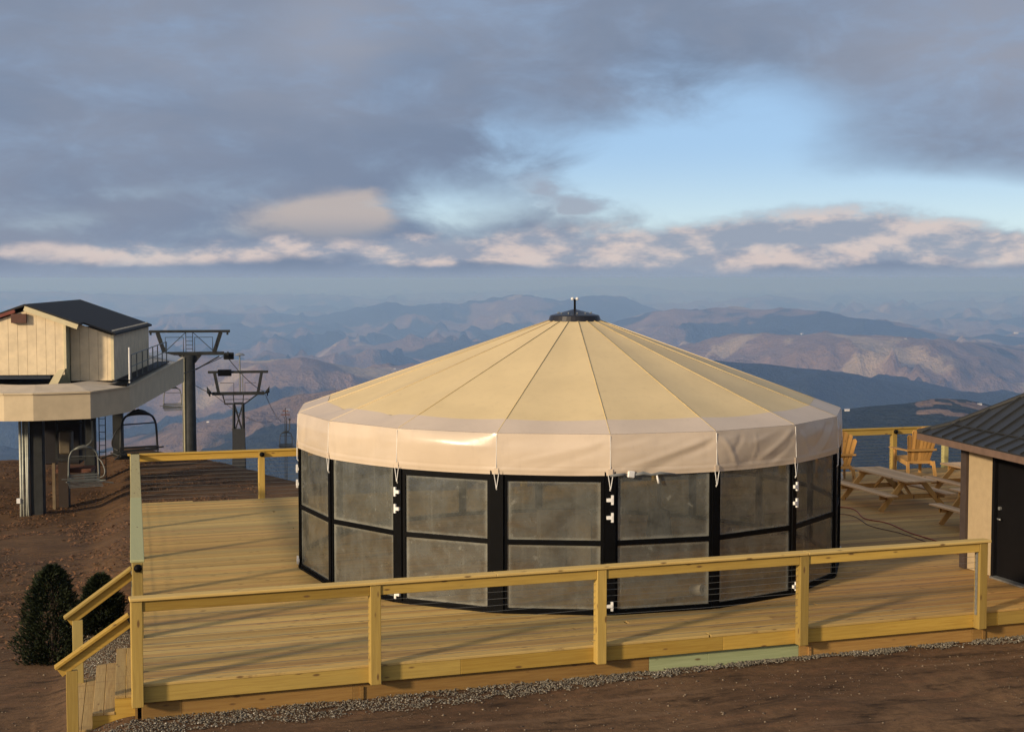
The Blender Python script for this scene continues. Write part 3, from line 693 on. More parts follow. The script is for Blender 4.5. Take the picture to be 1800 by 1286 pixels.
# walls
MID = 1.07
wide = {4: .20, 3: .15, 5: .165, 6: .11, 7: .10, 2: .075, 1: .05, 8: .075}
for i in range(NS):
    a, b = vtx(i, YW), vtx(i+1, YW); d = (b-a); Lw = d.length; d.normalize(); nr_ = Vector((d.y, -d.x, 0))
    wv_ = wide.get(i, .08)
    obj('wall_post', MB().beam(a+Vector((0, 0, 0.005)), a+Vector((0, 0, 2.14)), wv_, .07, (a.normalized())), BLACK, yurt)
    o0, o1 = a+d*(wv_/2+.002), b-d*(wide.get(i+1 if i < 17 else 0, .08)/2+.002)
    f_ = MB()
    fw_ = .035 if i not in (3, 4, 8) else .05
    f_.beam(o0+d*fw_/2+Vector((0, 0, .01)), o0+d*fw_/2+Vector((0, 0, 2.14)), fw_, .045, nr_)
    f_.beam(o1-d*fw_/2+Vector((0, 0, .01)), o1-d*fw_/2+Vector((0, 0, 2.14)), fw_, .045, nr_)
    i0, i1 = o0+d*fw_, o1-d*fw_
    f_.beam(i0+Vector((0, 0, .045)), i1+Vector((0, 0, .045)), .044, .07)
    f_.beam(i0+Vector((0, 0, MID)), i1+Vector((0, 0, MID)), .046, .075)
    tz = 1.98 if i in (3, 4, 8) else 2.2
    f_.beam(i0+Vector((0, 0, tz+.07)), i1+Vector((0, 0, tz+.07)), .044, .14)
    f_.beam(o0+nr_*.035+Vector((0, 0, .02)), o1+nr_*.035+Vector((0, 0, .02)), .03, .035)
    fo = obj('wall_frame', f_, BLACK, yurt)
    for (z0, z1) in ((.08, MID-.0375), (MID+.0375, tz)):
        me = bpy.data.meshes.new('pane'); q = [i0+Vector((0, 0, z0)), i1+Vector((0, 0, z0)), i1+Vector((0, 0, z1)), i0+Vector((0, 0, z1))]
        # slightly rippled clear vinyl sheet
        nx, nz = 14, 10; vs = []; uvs = []
        for kk in range(nz+1):
            for jj in range(nx+1):
                t, s_ = jj/nx, kk/nz; p_ = q[0].lerp(q[1], t).lerp(q[3].lerp(q[2], t), s_)
                p_ = p_+nr_*(.010*math.sin(t*5+i+z0*3)*math.sin(math.pi*t)*math.sin(math.pi*s_))
                vs.append(p_); uvs.append((t, s_))
        fs = [(kk*(nx+1)+jj, kk*(nx+1)+jj+1, (kk+1)*(nx+1)+jj+1, (kk+1)*(nx+1)+jj) for kk in range(nz) for jj in range(nx)]
        me.from_pydata(vs, [], fs); ul = me.uv_layers.new(name='UVMap')
        for lp in me.loops: ul.data[lp.index].uv = uvs[lp.vertex_index]
        me.materials.append(PANE); me.polygons.foreach_set('use_smooth', [True]*len(me.polygons))
        obj('pane', me, None, fo)
# white latch hinges on every other post
for i in range(1, 18, 2):
    a = vtx(i, YW); rad = a.normalized(); tn = Vector((-rad.y, rad.x, 0))
    for zc in (1.72, 1.46, .14):
        h_ = MB(); c = a+rad*.055+Vector((0, 0, zc))
        s_ = -1 if i >= 5 else 1
        h_.beam(c+Vector((0, 0, -.07))-tn*s_*.03, c+Vector((0, 0, .07))-tn*s_*.03, .035, .03, rad)
        h_.beam(c-tn*s_*.03, c+tn*s_*.05, .04, .05, (0, 0, 1))
        h_.beam(c+tn*s_*.045+Vector((0, 0, -.025)), c+tn*s_*.045+Vector((0, 0, .025)), .02, .035, rad)
        obj('latch', h_, WHITE, yurt)
for i in range(NS):
    a = vtx(i, YR); rad = a.normalized(); tn = Vector((-rad.y, rad.x, 0)); h_ = MB()
    c = a+rad*.03; zt = VB
    h_.tube([c+tn*.04+Vector((0, 0, zt+.02)), c+Vector((0, 0, zt-.20))+tn*.005], .006, 5)
    h_.tube([c-tn*.035+Vector((0, 0, zt+.02)), c+Vector((0, 0, zt-.20))], .006, 5)
    h_.tube([c+Vector((0, 0, zt-.19)), c+Vector((0, 0, zt-.235))-rad*.03], .010, 5)
    h_.tube([c+Vector((0, 0, zt+.10)), c+Vector((0, 0, EZ-.02))-rad*.02], .005, 5)
    obj('valance_tie', h_, WHITE, yurt)
    obj('tie_patch', MB().cbox(c+Vector((0, 0, zt+.05)), (.07, .012, .09), Matrix.Rotation(PH+stp*i+math.pi/2, 3, 'Z')), VALFAB, yurt)
# crown cap
cap = obj('crown_cap', MB().lathe([(.46, -.11), (.475, -.10), (.445, .0), (.43, .015), (.0, .125)], (AP.x, AP.y, 4.30), 36), plain('cap_black', (.014, .014, .017), .28), yurt)
obj('crown_cap_ring', MB().tube([(AP.x+.468*math.cos(q), AP.y+.468*math.sin(q), 4.205) for q in [2*math.pi*k/36 for k in range(37)]], .012, 6), BLACK, yurt, smooth=True)
obj('finial', MB().tube([(AP.x, AP.y, 4.42), (AP.x, AP.y, 4.60)], .02, 10), BLACK, yurt)
for s_ in (-1, 1): obj('finial_knob', MB().lathe([(0, -.03), (.03, -.012), (.03, .012), (0, .03)], (AP.x+s_*.042*math.cos(YAW), AP.y-s_*.042*math.sin(YAW), 4.605), 10), WHITE, yurt, smooth=True)
for k in range(12):
    q = 2*math.pi*k/12+.3
    obj('cap_bolt', MB().lathe([(0, .0), (.014, .0), (.014, .02), (0, .026)], (AP.x+.30*math.cos(q), AP.y+.30*math.sin(q), 4.345), 8), GALV, yurt)
# roof poles and posts inside
for i in range(NS):
    obj('roof_pole', MB().tube([roofpt(i, 0, YR-.06)-Vector((0, 0, .06)), roofpt(i, 0, .42)-Vector((0, 0, .05))], .03, 8), DARKMETAL, yurt, smooth=True)
# loose connector string under the hem
a5, a6 = vtx(5, YR+.03), vtx(6, YR+.03)
def hemp(t, dz): q = a5.lerp(a6, t); return (q.x, q.y, VB+dz)
cn = MB().tube([hemp(.0, .0), hemp(.10, .012), hemp(.14, .01)], .022, 6).tube([hemp(.22, .0), hemp(.3, .02), hemp(.38, -.01), hemp(.46, .01), hemp(.6, -.01)], [.02, .03, .018, .026, .01], 6)
obj('loose_strap', cn, plain('strap_grey', (.16, .17, .17), .6), yurt, smooth=True)
q0 = Vector(hemp(.19, 0.01)); obj('strap_buckle', MB().cbox(q0, (.11, .06, .10), Matrix.Rotation(R(8), 3, 'Y')), WHITE, yurt, bev=.012)
obj('hanging_tag', MB().tube([hemp(.43, -.01), hemp(.44, -.08), hemp(.45, -.14)], [.012, .018, .02], 6), WHITE, yurt, smooth=True)
# things on the floor inside
tag(obj('paper_roll', MB().lathe([(.03, -.11), (.085, -.11), (.085, .11), (.03, .11)], k=18), WHITE, smooth=False, loc=(8.75, 2.35, .088)), 'small white roll lying on the floor just inside the clear wall', 'roll').rotation_euler = (R(78), 0, R(25))
bpy.data.objects['paper_roll'].location.z = .092
cbn = thing('cabinet', 'pale upright cabinet standing inside the tent behind a front pane', 'cabinet', (7.6, 5.2, 0), R(-15))
CABM = plain('pale_cabinet', (.42, .36, .26), .6); obj('body', MB().box(-.45, .45, -.3, .3, .05, .95), CABM, cbn, bev=.01); obj('door', MB().box(-.42, -.01, -.32, -.302, .1, .9), CABM, cbn); obj('door', MB().box(.01, .42, -.32, -.302, .1, .9), CABM, cbn); obj('plinth', MB().box(-.42, .42, -.27, .27, 0, .05), BLACK, cbn)
ht = thing('heater', 'slim dark standing heater inside the tent behind a right-hand pane', 'heater', (10.4, 7.4, 0))
obj('pole', MB().tube([(0, 0, .5), (0, 0, 2.1)], .04, 10), GALV, ht); obj('base', MB().lathe([(0, 0), (.25, 0), (.25, .1), (.2, .5), (.05, .55), (0, .55)], k=18), DARKMETAL, ht); obj('reflector', MB().lathe([(.4, 2.1), (.38, 2.13), (0, 2.25)], k=20), GALV, ht)

# ------------------------------------------------------------------ picnic tables
def picnic(label, loc, rz):
    t = thing('picnic_table', label, 'picnic table', loc, rz, 'picnic tables on the deck')
    L, H, BHt = 2.45, .68, .385
    for k in range(5): obj('top_board', MB().cbox((0, 0, 0), (.138, L, .036)), W['table'], t, bev=.004, loc=(-.288+k*.144, 0, H-.018))
    for s_ in (-1, 1):
        for k in range(2): obj('bench_board', MB().cbox((0, 0, 0), (.13, L, .036)), W['table'], t, bev=.004, loc=(s_*(.62+k*.136), 0, BHt-.018))
    for yy in (-.86, .86):
        obj('bench_support', MB().cbox((0, 0, 0), (1.56, .036, .10)), W['tablez'], t, loc=(0, yy+.038, BHt-.088))
        obj('top_support', MB().cbox((0, 0, 0), (.68, .036, .09)), W['tablez'], t, loc=(0, yy+.038, H-.083))
        for s_ in (-1, 1):
            d = Vector((s_*.62, 0, -.66)).normalized()
            obj('leg', MB().beam((s_*.20, yy, H-.04), (s_*.77, yy, .012), .036, .11, (1, 0, 0)), W['tablez'], t)
    for s_ in (-1, 1): obj('brace', MB().beam((0, s_*.80, BHt-.10), (0, s_*.30, H-.05), .06, .036, (1, 0, 0)), W['tablez'], t)
    return t
PT = picnic('whole picnic table with benches, nearest the tent beside the red cord', (16.95, 9.40, 0), R(-4))
specs = [('picnic table standing behind the others near the far railing', (19.35, 9.45, 0), R(-4)), ('picnic table half hidden behind the shed, its bench nearest the camera', (17.05, 5.85, 0), R(-3))]
for lb, lc, rz in specs:
    c = copy_tree(PT); c['label'] = lb; c.location = lc; c.rotation_euler = (0, 0, rz)

# ------------------------------------------------------------------ Adirondack chairs (faces +Y local)
def adirondack(label, loc, rz):
    t = thing('deck_chair', label, 'chair', loc, rz, 'fan-backed wooden chairs facing the view')
    for k in range(5):
        x = -.23+k*.115
        obj('seat_slat', MB().cbox((0, 0, 0), (.56, .085, .02), Matrix.Rotation(R(9), 3, 'X')), W['chairx'], t, loc=(0, .30-k*.095, .40-k*.014))
    hs = [.68, .79, .85, .87, .85, .79, .68]
    for k in range(7):
        x = -.27+k*.09; sp = 1.18; h = hs[k]
        y0_, z0_ = -.17, .28; y1_ = y0_-h*.27; z1_ = z0_+h*.96
        m_ = MB(); wdt = .082
        b0 = Vector((x*.82, y0_, z0_)); b1 = Vector((x*sp, y1_, z1_)); sdv = Vector((1, 0, 0)); th_ = Vector((0, .02, .005))
        rise0 = .03 if k < 3 else 0; rise1 = .03 if k > 3 else 0
        pl = [b0-sdv*wdt*.42, b0+sdv*wdt*.42, b1+sdv*wdt*.62-Vector((0, 0, rise1)), b1+sdv*wdt*.3+Vector((0, 0, .015)), b1-sdv*wdt*.3+Vector((0, 0, .015)), b1-sdv*wdt*.62-Vector((0, 0, rise0))]
        m_.prism(pl, th_); obj('back_slat', m_, W['chair'], t)
    obj('back_rail', MB().cbox((0, 0, 0), (.62, .022, .06)), W['chairx'], t, loc=(0, -.195, .31))
    obj('back_rail', MB().cbox((0, 0, 0), (.74, .03, .045)), W['chairx'], t, loc=(0, -.30, .60))
    for s_ in (-1, 1):
        obj('arm', MB().prism([(s_*.27, .42, .585), (s_*.43, .42, .585), (s_*.43, .20, .585), (s_*.36, -.33, .585), (s_*.30, -.33, .585)], (0, 0, .022)), W['chairx'], t)
        obj('front_leg', MB().cbox((0, 0, 0), (.024, .10, .58)), W['chair'], t, loc=(s_*.315, .33, .295))
        obj('rear_leg', MB().beam((s_*.31, -.27, .34), (s_*.335, -.33, .0), .07, .03, (0, 1, 0)), W['chair'], t)
        obj('seat_rail', MB().beam((s_*.295, .33, .37), (s_*.295, -.28, .28), .024, .10), W['chairx'], t)
        obj('arm_bracket', MB().prism([(s_*.33, .29, .58), (s_*.33, .40, .58), (s_*.33, .34, .42)], (.02, 0, 0)), W['chair'], t)
    obj('front_rail', MB().cbox((0, 0, 0), (.60, .022, .08)), W['chairx'], t, loc=(0, .37, .34))
    return t
A1 = adirondack('golden fan-backed chair in front of the railing post, arms spread', (20.2, 13.35, 0.004), R(-6)); A1.scale = (1.12,)*3
for lb, lc, rz in (('golden fan-backed chair partly hidden behind the tent edge', (17.75, 13.1, .004), R(-14)), ('golden fan-backed chair half hidden by the shed roof and post', (22.35, 12.9, .004), R(-4))):
    c = copy_tree(A1); c['label'] = lb; c.location = lc; c.rotation_euler = (0, 0, rz)

# extension cords
def smoothpts(pts, k=8):
    out = []; P = [Vector(p) for p in pts]; P = [P[0]]+P+[P[-1]]
    for i in range(1, len(P)-2):
        for j in range(k):
            t = j/k; a, b, c, d = P[i-1], P[i], P[i+1], P[i+2]
            out.append(.5*((2*b)+(c-a)*t+(2*a-5*b+4*c-d)*t*t+(3*b-a-3*c+d)*t**3))
    out.append(P[-2]); return out
tag(obj('extension_cord', MB().tube(smoothpts([(12.9, 8.9, .012), (15.62, 9.35, .012), (15.28, 7.87, .012), (15.4, 7.23, .012), (15.18, 6.11, .012), (15.12, 5.09, .012), (14.9, 3.6, .012), (14.8, 2.9, .012)]), .011, 6), CORDM, smooth=True), 'bright red extension cord curving across the planks, nearer the picnic tables', 'cord', 'cords on the deck')
tag(obj('extension_cord', MB().tube(smoothpts([(12.85, 8.4, .011), (15.12, 8.54, .011), (14.89, 7.05, .011), (14.97, 6.18, .011), (14.92, 5.35, .011), (14.75, 4.3, .011), (14.7, 2.9, .011)]), .008, 6), plain('brown_cord', (.13, .06, .035), .6), smooth=True), 'thinner brown extension cord on the planks, on the tent side', 'cord', 'cords on the deck')

# ------------------------------------------------------------------ shed on the right
sh = thing('service_shed', 'small cream shed with dark standing-seam hip roof at the right edge', 'shed', (14.05, 2.76, 0), R(-1.5))
obj('wall', MB().box(.0, .16, -.66, -.0, .012, 2.36), STUCCO, sh, bev=.004)
obj('corner_trim', MB().box(-.05, .20, .003, .16, .012, 2.36), plain('dark_trim', (.055, .04, .035), .6), sh)
obj('back_wall', MB().box(.20, 4.6, .003, .14, .012, 2.36), STUCCO, sh)
obj('side_wall', MB().box(.05, .21, -4.4, -1.66, -.4, 2.36), STUCCO, sh)
obj('end_wall', MB().box(.22, 4.6, -4.4, -4.25, -.4, 2.36), STUCCO, sh)
obj('far_wall', MB().box(4.6, 4.75, -4.4, .14, -.4, 2.36), STUCCO, sh)
obj('lintel', MB().box(.03, .19, -1.655, -.665, 2.1, 2.36), STUCCO, sh)
obj('door_frame', MB().box(-.005, .12, -.735, -.664, .012, 2.098).box(-.005, .12, -1.655, -1.60, .012, 2.098).box(-.004, .118, -1.598, -.737, 2.04, 2.098), DOORM, sh)
dr_ = obj('door', MB().box(.06, .10, -1.597, -.738, .03, 2.036), DOORM, sh)
obj('handle', MB().tube([(.058, -.82, 1.0), (.0, -.82, 1.0), (-.02, -.86, 1.0), (-.02, -.93, 1.0)], .013, 8), GALV, dr_, smooth=True)
obj('lock', MB().lathe([(0, -.02), (.03, -.02), (.03, .02), (0, .02)], k=12), GALV, dr_, loc=(.045, -.82, 1.17)).rotation_euler = (0, R(90), 0)
obj('threshold', MB().box(-.08, .12, -1.6, -.735, .003, .03), GALV, sh)
# roof in world axes, parented with the shed's inverse
E_ = Vector((-.14, -.99, 0)).normalized(); Nn = Vector((E_.y*-1, E_.x, 0)).normalized(); TIP = Vector((13.66, 3.70, 2.25))
def rp(s_, q, dz=0):
    z = .40*min(q, .42)+.63*max(0, q-.42); p = TIP+E_*s_+Nn*q; p.z = TIP.z+z+dz; return p
Minv = Matrix.Rotation(R(1.5), 4, 'Z') @ Matrix.Translation((-14.05, -2.76, 0))
def shed_part(name, mb, mat, par=None):
    mb.v = [tuple(Minv @ Vector(v)) for v in mb.v]; return obj(name, mb, mat, sh)
LE, WI = 8.2, 2.9
def slab(pts, th=.03):
    a = [Vector(p) for p in pts]; return MB().prism([tuple(p) for p in a], (0, 0, th))
shed_part('roof_lower', slab([rp(0, 0), rp(LE, 0), rp(LE-.42, .42), rp(.42, .42)]), ROOFMET)
shed_part('roof_upper', slab([rp(.42, .42), rp(LE-.42, .42), rp(LE-WI, WI), rp(WI, WI)]), ROOFMET)
def rq(q, s_, dz=0):                      # north slope
    z = .40*min(q, .42)+.63*max(0, q-.42); p = TIP+E_*q+Nn*s_; p.z = TIP.z+z+dz; return p
shed_part('roof_north', slab([rq(0, 0), rq(.42, .42), rq(.42, 5.4), rq(0, 5.8)]), ROOFMET)
shed_part('roof_north_upper', slab([rq(.42, .42), rq(WI, WI), rq(WI, 2.95), rq(.42, 5.4)]), ROOFMET)
shed_part('roof_east', slab([rp(.4, 5.8-.4), rp(WI, WI), rp(LE-WI, WI), rp(LE-.4, 5.4)][::1]) if False else slab([TIP+E_*0+Nn*5.8, TIP+E_*LE+Nn*5.8, rp(LE-WI, WI), rp(WI, WI)]), ROOFMET)
shed_part('roof_south', slab([rp(LE, 0), TIP+E_*LE+Nn*5.8, rp(LE-WI, WI)]), ROOFMET)
s_ = .18
while s_ < LE-.2:
    q1 = min(s_, LE-s_, WI)
    if q1 > .03: shed_part('roof_seam', MB().beam(rp(s_, .0, .045), rp(s_, min(q1, .42), .045), .022, .035), ROOFMET)
    if q1 > .46: shed_part('roof_seam', MB().beam(rp(s_, .42, .045), rp(s_, q1, .045), .022, .035), ROOFMET)
    s_ += .36
shed_part('hip_cap', MB().tube([rp(0, 0, .04), rp(.42, .42, .05), rp(WI, WI, .05)], .035, 6), ROOFMET)
shed_part('break_flashing', MB().beam(rp(.42, .42, .045), rp(LE-.42, .42, .045), .05, .02), ROOFMET)
shed_part('eave_fascia', MB().beam(rp(.0, .0, -.045), rp(LE, .0, -.045), .025, .11), SOFFIT)
shed_part('eave_fascia', MB().beam(rq(.0, .0, -.045), rq(0, 5.8, -.045), .025, .11), SOFFIT)
shed_part('soffit', slab([rp(.0, .02, -.085), rp(LE, .02, -.085), TIP+E_*LE+Nn*5.8-Vector((0, 0, .085)), TIP+Nn*5.8-Vector((0, 0, .085))], .01), SOFFIT)

# ------------------------------------------------------------------ ski-lift terminal (left)
OT = Vector((-1.17, 30.5, 0)); TA = math.atan2(.211, .978)   # along-axis leans towards +x
term = thing('lift_terminal', 'cream clad ski-lift station on dark columns with a curved skirt', 'lift station', OT, -TA)
# local: x = right (s), y = away (t)
ring = [(-3.08, 19.0), (-3.03, 2.9), (-2.12, .56), (-.45, 0), (.45, 0), (2.12, .56), (3.03, 2.9), (3.10, 11.0), (3.17, 19.0)]
zt0, zb0 = 1.30, .46
def zt_(t): return zt0+.10*max(0, t-6)/13
def zb_(t): return zb0-.12*max(0, t-6)/13
inn = [(-1.95, 19.0), (-1.95, 3.5), (-1.35, 1.75), (-.3, 1.15), (.3, 1.15), (1.35, 1.75), (1.95, 3.5), (1.95, 11.0), (1.95, 19.0)]
for k in range(8):
    (x0, y0), (x1, y1) = ring[k], ring[k+1]; d = Vector((x1-x0, y1-y0, 0)).normalized(); nn_ = Vector((-d.y, d.x, 0))*.06
    pts = [(x0, y0, zb_(y0)), (x1, y1, zb_(y1)), (x1, y1, zt_(y1)), (x0, y0, zt_(y0))]
    obj('skirt_panel', MB().prism(pts, nn_), RINGM, term)
    (u0, v0), (u1, v1) = inn[k], inn[k+1]
    top_ = MB().prism([(x0, y0, zt_(y0)+.004), (x1, y1, zt_(y1)+.004), (u1, v1, zt_(v1)+.20), (u0, v0, zt_(v0)+.20)], (0, 0, .03)); obj('skirt_roof', top_, RINGTOP, term)
    obj('skirt_trim', MB().beam((x0, y0, zt_(y0)+.02), (x1, y1, zt_(y1)+.02), .09, .05), RINGM, term)
obj('end_roof', MB().prism([(1.0, 19.0, 1.38), (3.17, 19.0, 1.42), (1.95, 19.0, 1.75)], (0, -3.2, 0)), plain('pale_roof', (.45, .46, .46), .6), term)
obj('soffit_deck', MB().poly([(p[0]*.97, p[1]+.06, zb0+.03) for p in ring]), DARKMETAL, term, fix=False)
# house
HR, HF, HB, PFt, EVz, AXz, FLz = 2.45, 3.0, 12.5, 2.2, 3.10, 4.05, 1.62
sides = -.2
def gz_(s_): return AXz-(AXz-EVz)*abs(s_-sides)/(HR-sides)      # underside of the roof
bw = .3
def board(x0, x1, y, zb, name='siding_board', mat=SIDING, depth=.05, top=gz_, dz=-.05):
    pts = [(x0+.004, y, zb), (x1-.004, y, zb), (x1-.004, y, top(x1)+dz), (x0+.004, y, top(x0)+dz)]
    return obj(name, MB().prism(pts, (0, depth, 0)), mat, term)
x = -2.85
while x < 1.04-.01:
    x1 = min(x+bw, 1.04); board(x, x1, PFt+random.uniform(-.004, .004), 1.78 if x < .75 else 1.42, dz=-.14); x = x1
obj('slant_board', MB().prism([(.86, PFt-.012, 1.95), (1.06, PFt-.012, 1.98), (.72, PFt-.012, 1.30), (.42, PFt-.012, 1.30), (.70, PFt-.012, 1.78)], (0, .03, 0)), SIDING_TRIM, term)
obj('corner_board', MB().box(1.02, 1.10, PFt-.02, PFt+.06, 1.98, 3.50), SIDING_TRIM, term)
obj('side_panel', MB().prism([(1.05, PFt+.062, 3.52), (1.05, HF, 3.52), (1.05, HF, 1.35), (.72, PFt+.062, 1.30), (1.05, PFt+.062, 1.95)], (.03, 0, 0)), plain('side_green_grey', (.34, .33, .20), .8), term)
x = 1.10
while x < HR-.01:
    x1 = min(x+bw, HR); board(x, x1, HF+random.uniform(-.004, .004), 1.52); x = x1
obj('corner_board', MB().box(HR-.03, HR+.07, HF-.03, HF+.05, 1.55, 3.05), SIDING_TRIM, term)
y = HF+.052
while y < HB-.01:
    y1 = min(y+bw, HB)
    obj('siding_board', MB().box(HR-.03+random.uniform(-.003, .003), HR+.03, y+.007, y1-.007, 1.5, 3.06), SIDING, term); y = y1
obj('back_wall', MB().box(-2.85, HR-.05, HB-.05, HB, 1.5, 3.05), SIDING, term)
obj('left_wall', MB().box(-2.87, -2.8, PFt+.1, HB-.06, 1.5, 3.05), SIDING, term)
obj('house_floor', MB().box(-2.7, HR-.04, PFt+.9, HB-.06, 1.40, 1.50), DARKMETAL, term)
for sgn in (1, -1):
    e = HR+.14 if sgn > 0 else -2.99; ez = gz_(HR+.14)
    obj('roof_slope', MB().prism([(sides, PFt-.12, AXz), (sides, HB+.15, AXz), (e, HB+.15, ez), (e, HF-.08, ez), (1.55 if sgn > 0 else e, HF-.08, gz_(1.55) if sgn > 0 else ez), (1.55 if sgn > 0 else e, PFt-.12, gz_(1.55) if sgn > 0 else ez)][:6] if sgn > 0 else [(sides, PFt-.12, AXz), (e, PFt-.12, ez), (e, HB+.15, ez), (sides, HB+.15, AXz)], (0, 0, .07)), ROOFDARK, term)
obj('gable_fascia', MB().beam((sides, PFt-.10, AXz-.07), (1.50, PFt-.10, gz_(1.50)-.075), .10, .16), SIDING_TRIM, term)
obj('gable_fascia', MB().beam((sides-.3, PFt-.10, gz_(sides-.3)-.05), (-2.9, PFt-.10, gz_(-2.5)-.15), .08, .10), RED, term)
obj('beam_end', MB().box(-.62, -.14, PFt-.16, PFt-.02, 3.50, 3.80), plain('brown_beam', (.10, .045, .03), .7), term)
for k in range(26):
    yy = HF+.2+k*.36
    obj('snow_guard', MB().box(HR-.02, HR+.03, yy, yy+.05, gz_(HR)+.07, gz_(HR)+.12), GALV, term)
# machinery seen in the slot under the house
obj('slot_beam', MB().box(-2.8, .5, 2.6, 2.75, 1.62, 1.76), GALV, term)
obj('bullwheel', MB().lathe([(2.0, -.08), (2.08, -.05), (2.08, .05), (2.0, .08), (1.6, .03), (1.6, -.03), (2.0, -.08)], (0, 4.2, .75), 32), DARKMETAL, term)
obj('gearbox', MB().box(-.8, .6, 3.4, 5.2, .85, 1.38), DARKMETAL, term, bev=.05)
obj('machinery_box', MB().box(-1.9, -1.2, 1.6, 2.1, 1.45, 1.60), GREYMETAL, term, bev=.02)
# catwalk on the right side
obj('catwalk', MB().box(1.60, 3.0, 2.6, 3.25, 1.36, 1.42).box(2.55, 3.05, 3.25, 14.5, 1.48, 1.52), BLACK, term)
cw = MB()
for t in (3.6, 5.0, 6.5, 8, 9.5, 11, 12.5, 14): cw.tube([(3.0, t, 1.5), (3.0, t, 2.35)], .022, 6)
cw.tube([(3.0, 3.6, 2.35), (3.0, 14, 2.35)], .02, 6).tube([(3.0, 3.6, 1.95), (3.0, 14, 1.95)], .016, 6)
obj('catwalk_rail', cw, GREYMETAL, term)
obj('pale_pipe', MB().tube([(2.98, 3.3, 1.4), (2.98, 3.3, 2.62)], .03, 8), WHITE, term)
# columns
def column(s_, t_, wd, ztop, name='column', mat=DARKMETAL):
    wp = term.matrix_basis @ Vector((s_, t_, 0)); zg = gz(wp.x, wp.y)
    return obj(name, MB().box(s_-wd/2, s_+wd/2, t_-wd/2, t_+wd/2, zg-.3, ztop), mat, term, bev=.02), zg
c0, zg0 = column(.10, 2.25, .42, .9)
pc = MB()
for k, dx in enumerate((-.40, -.30, -.22, -.15)):
    pc.tube([(dx, 1.95, zg0-.2), (dx+.02*(-1)**k, 1.95, zg0+.8), (dx+.01, 1.95, .5)], .045 if k == 0 else .032, 8)
obj('conduit', pc, plain('conduit_pale', (.42, .43, .36), .5, .2), term, smooth=True)
obj('backing_plate', MB().box(-.28, -.11, 1.99, 2.03, zg0-.2, .5), GREYMETAL, term)
obj('junction_box', MB().box(-.52, -.40, 1.86, 1.96, zg0+.42, zg0+.58), WHITE, term)
column(.45, 10.5, .42, 1.4); column(.52, 17.3, .42, 1.4)
ld = MB()
for s_ in (.78, 1.02): ld.tube([(s_, 10.6, gz(1.6, 41)+.1), (s_, 10.6, .6)], .02, 5)
for k in range(12): ld.tube([(.78, 10.6, -2.3+k*.26), (1.02, 10.6, -2.3+k*.26)], .014, 5)
obj('ladder', ld, DARKMETAL, term)
# drive unit hanging below
obj('drive_frame', MB().box(.28, .36, 4.4, 4.5, -1.3, .5).box(1.18, 1.28, 4.4, 4.5, -1.25, .5).box(.28, 1.28, 4.38, 4.5, -1.33, -1.25).box(.28, 1.28, 4.38, 4.5, -.06, .0), DARKMETAL, term)
obj('drive_motor', MB().box(.45, .85, 4.1, 4.7, -1.1, -.3), plain('olive_motor', (.10, .08, .05), .6), term, bev=.05)
obj('drive_housing', MB().box(-.45, .80, 6.2, 7.4, -1.7, .5), plain('drive_black', (.010, .009, .011), .8), term, bev=.04)
obj('drive_shelf', MB().box(.2, 1.5, 4.2, 5.2, -1.75, -1.62), plain('rusty_shelf', (.12, .05, .03), .8), term)
obj('drive_pedestal', MB().box(.45, .78, 3.9, 4.3, gz(-.4, 34)-.2, -1.35), plain('dark_timber', (.03, .02, .014), .8), term)
obj('control_post', MB().box(.36, .46, 3.3, 3.4, gz(-.4, 34)-.2, -1.3), plain('old_timber', (.16, .12, .07), .8), term)

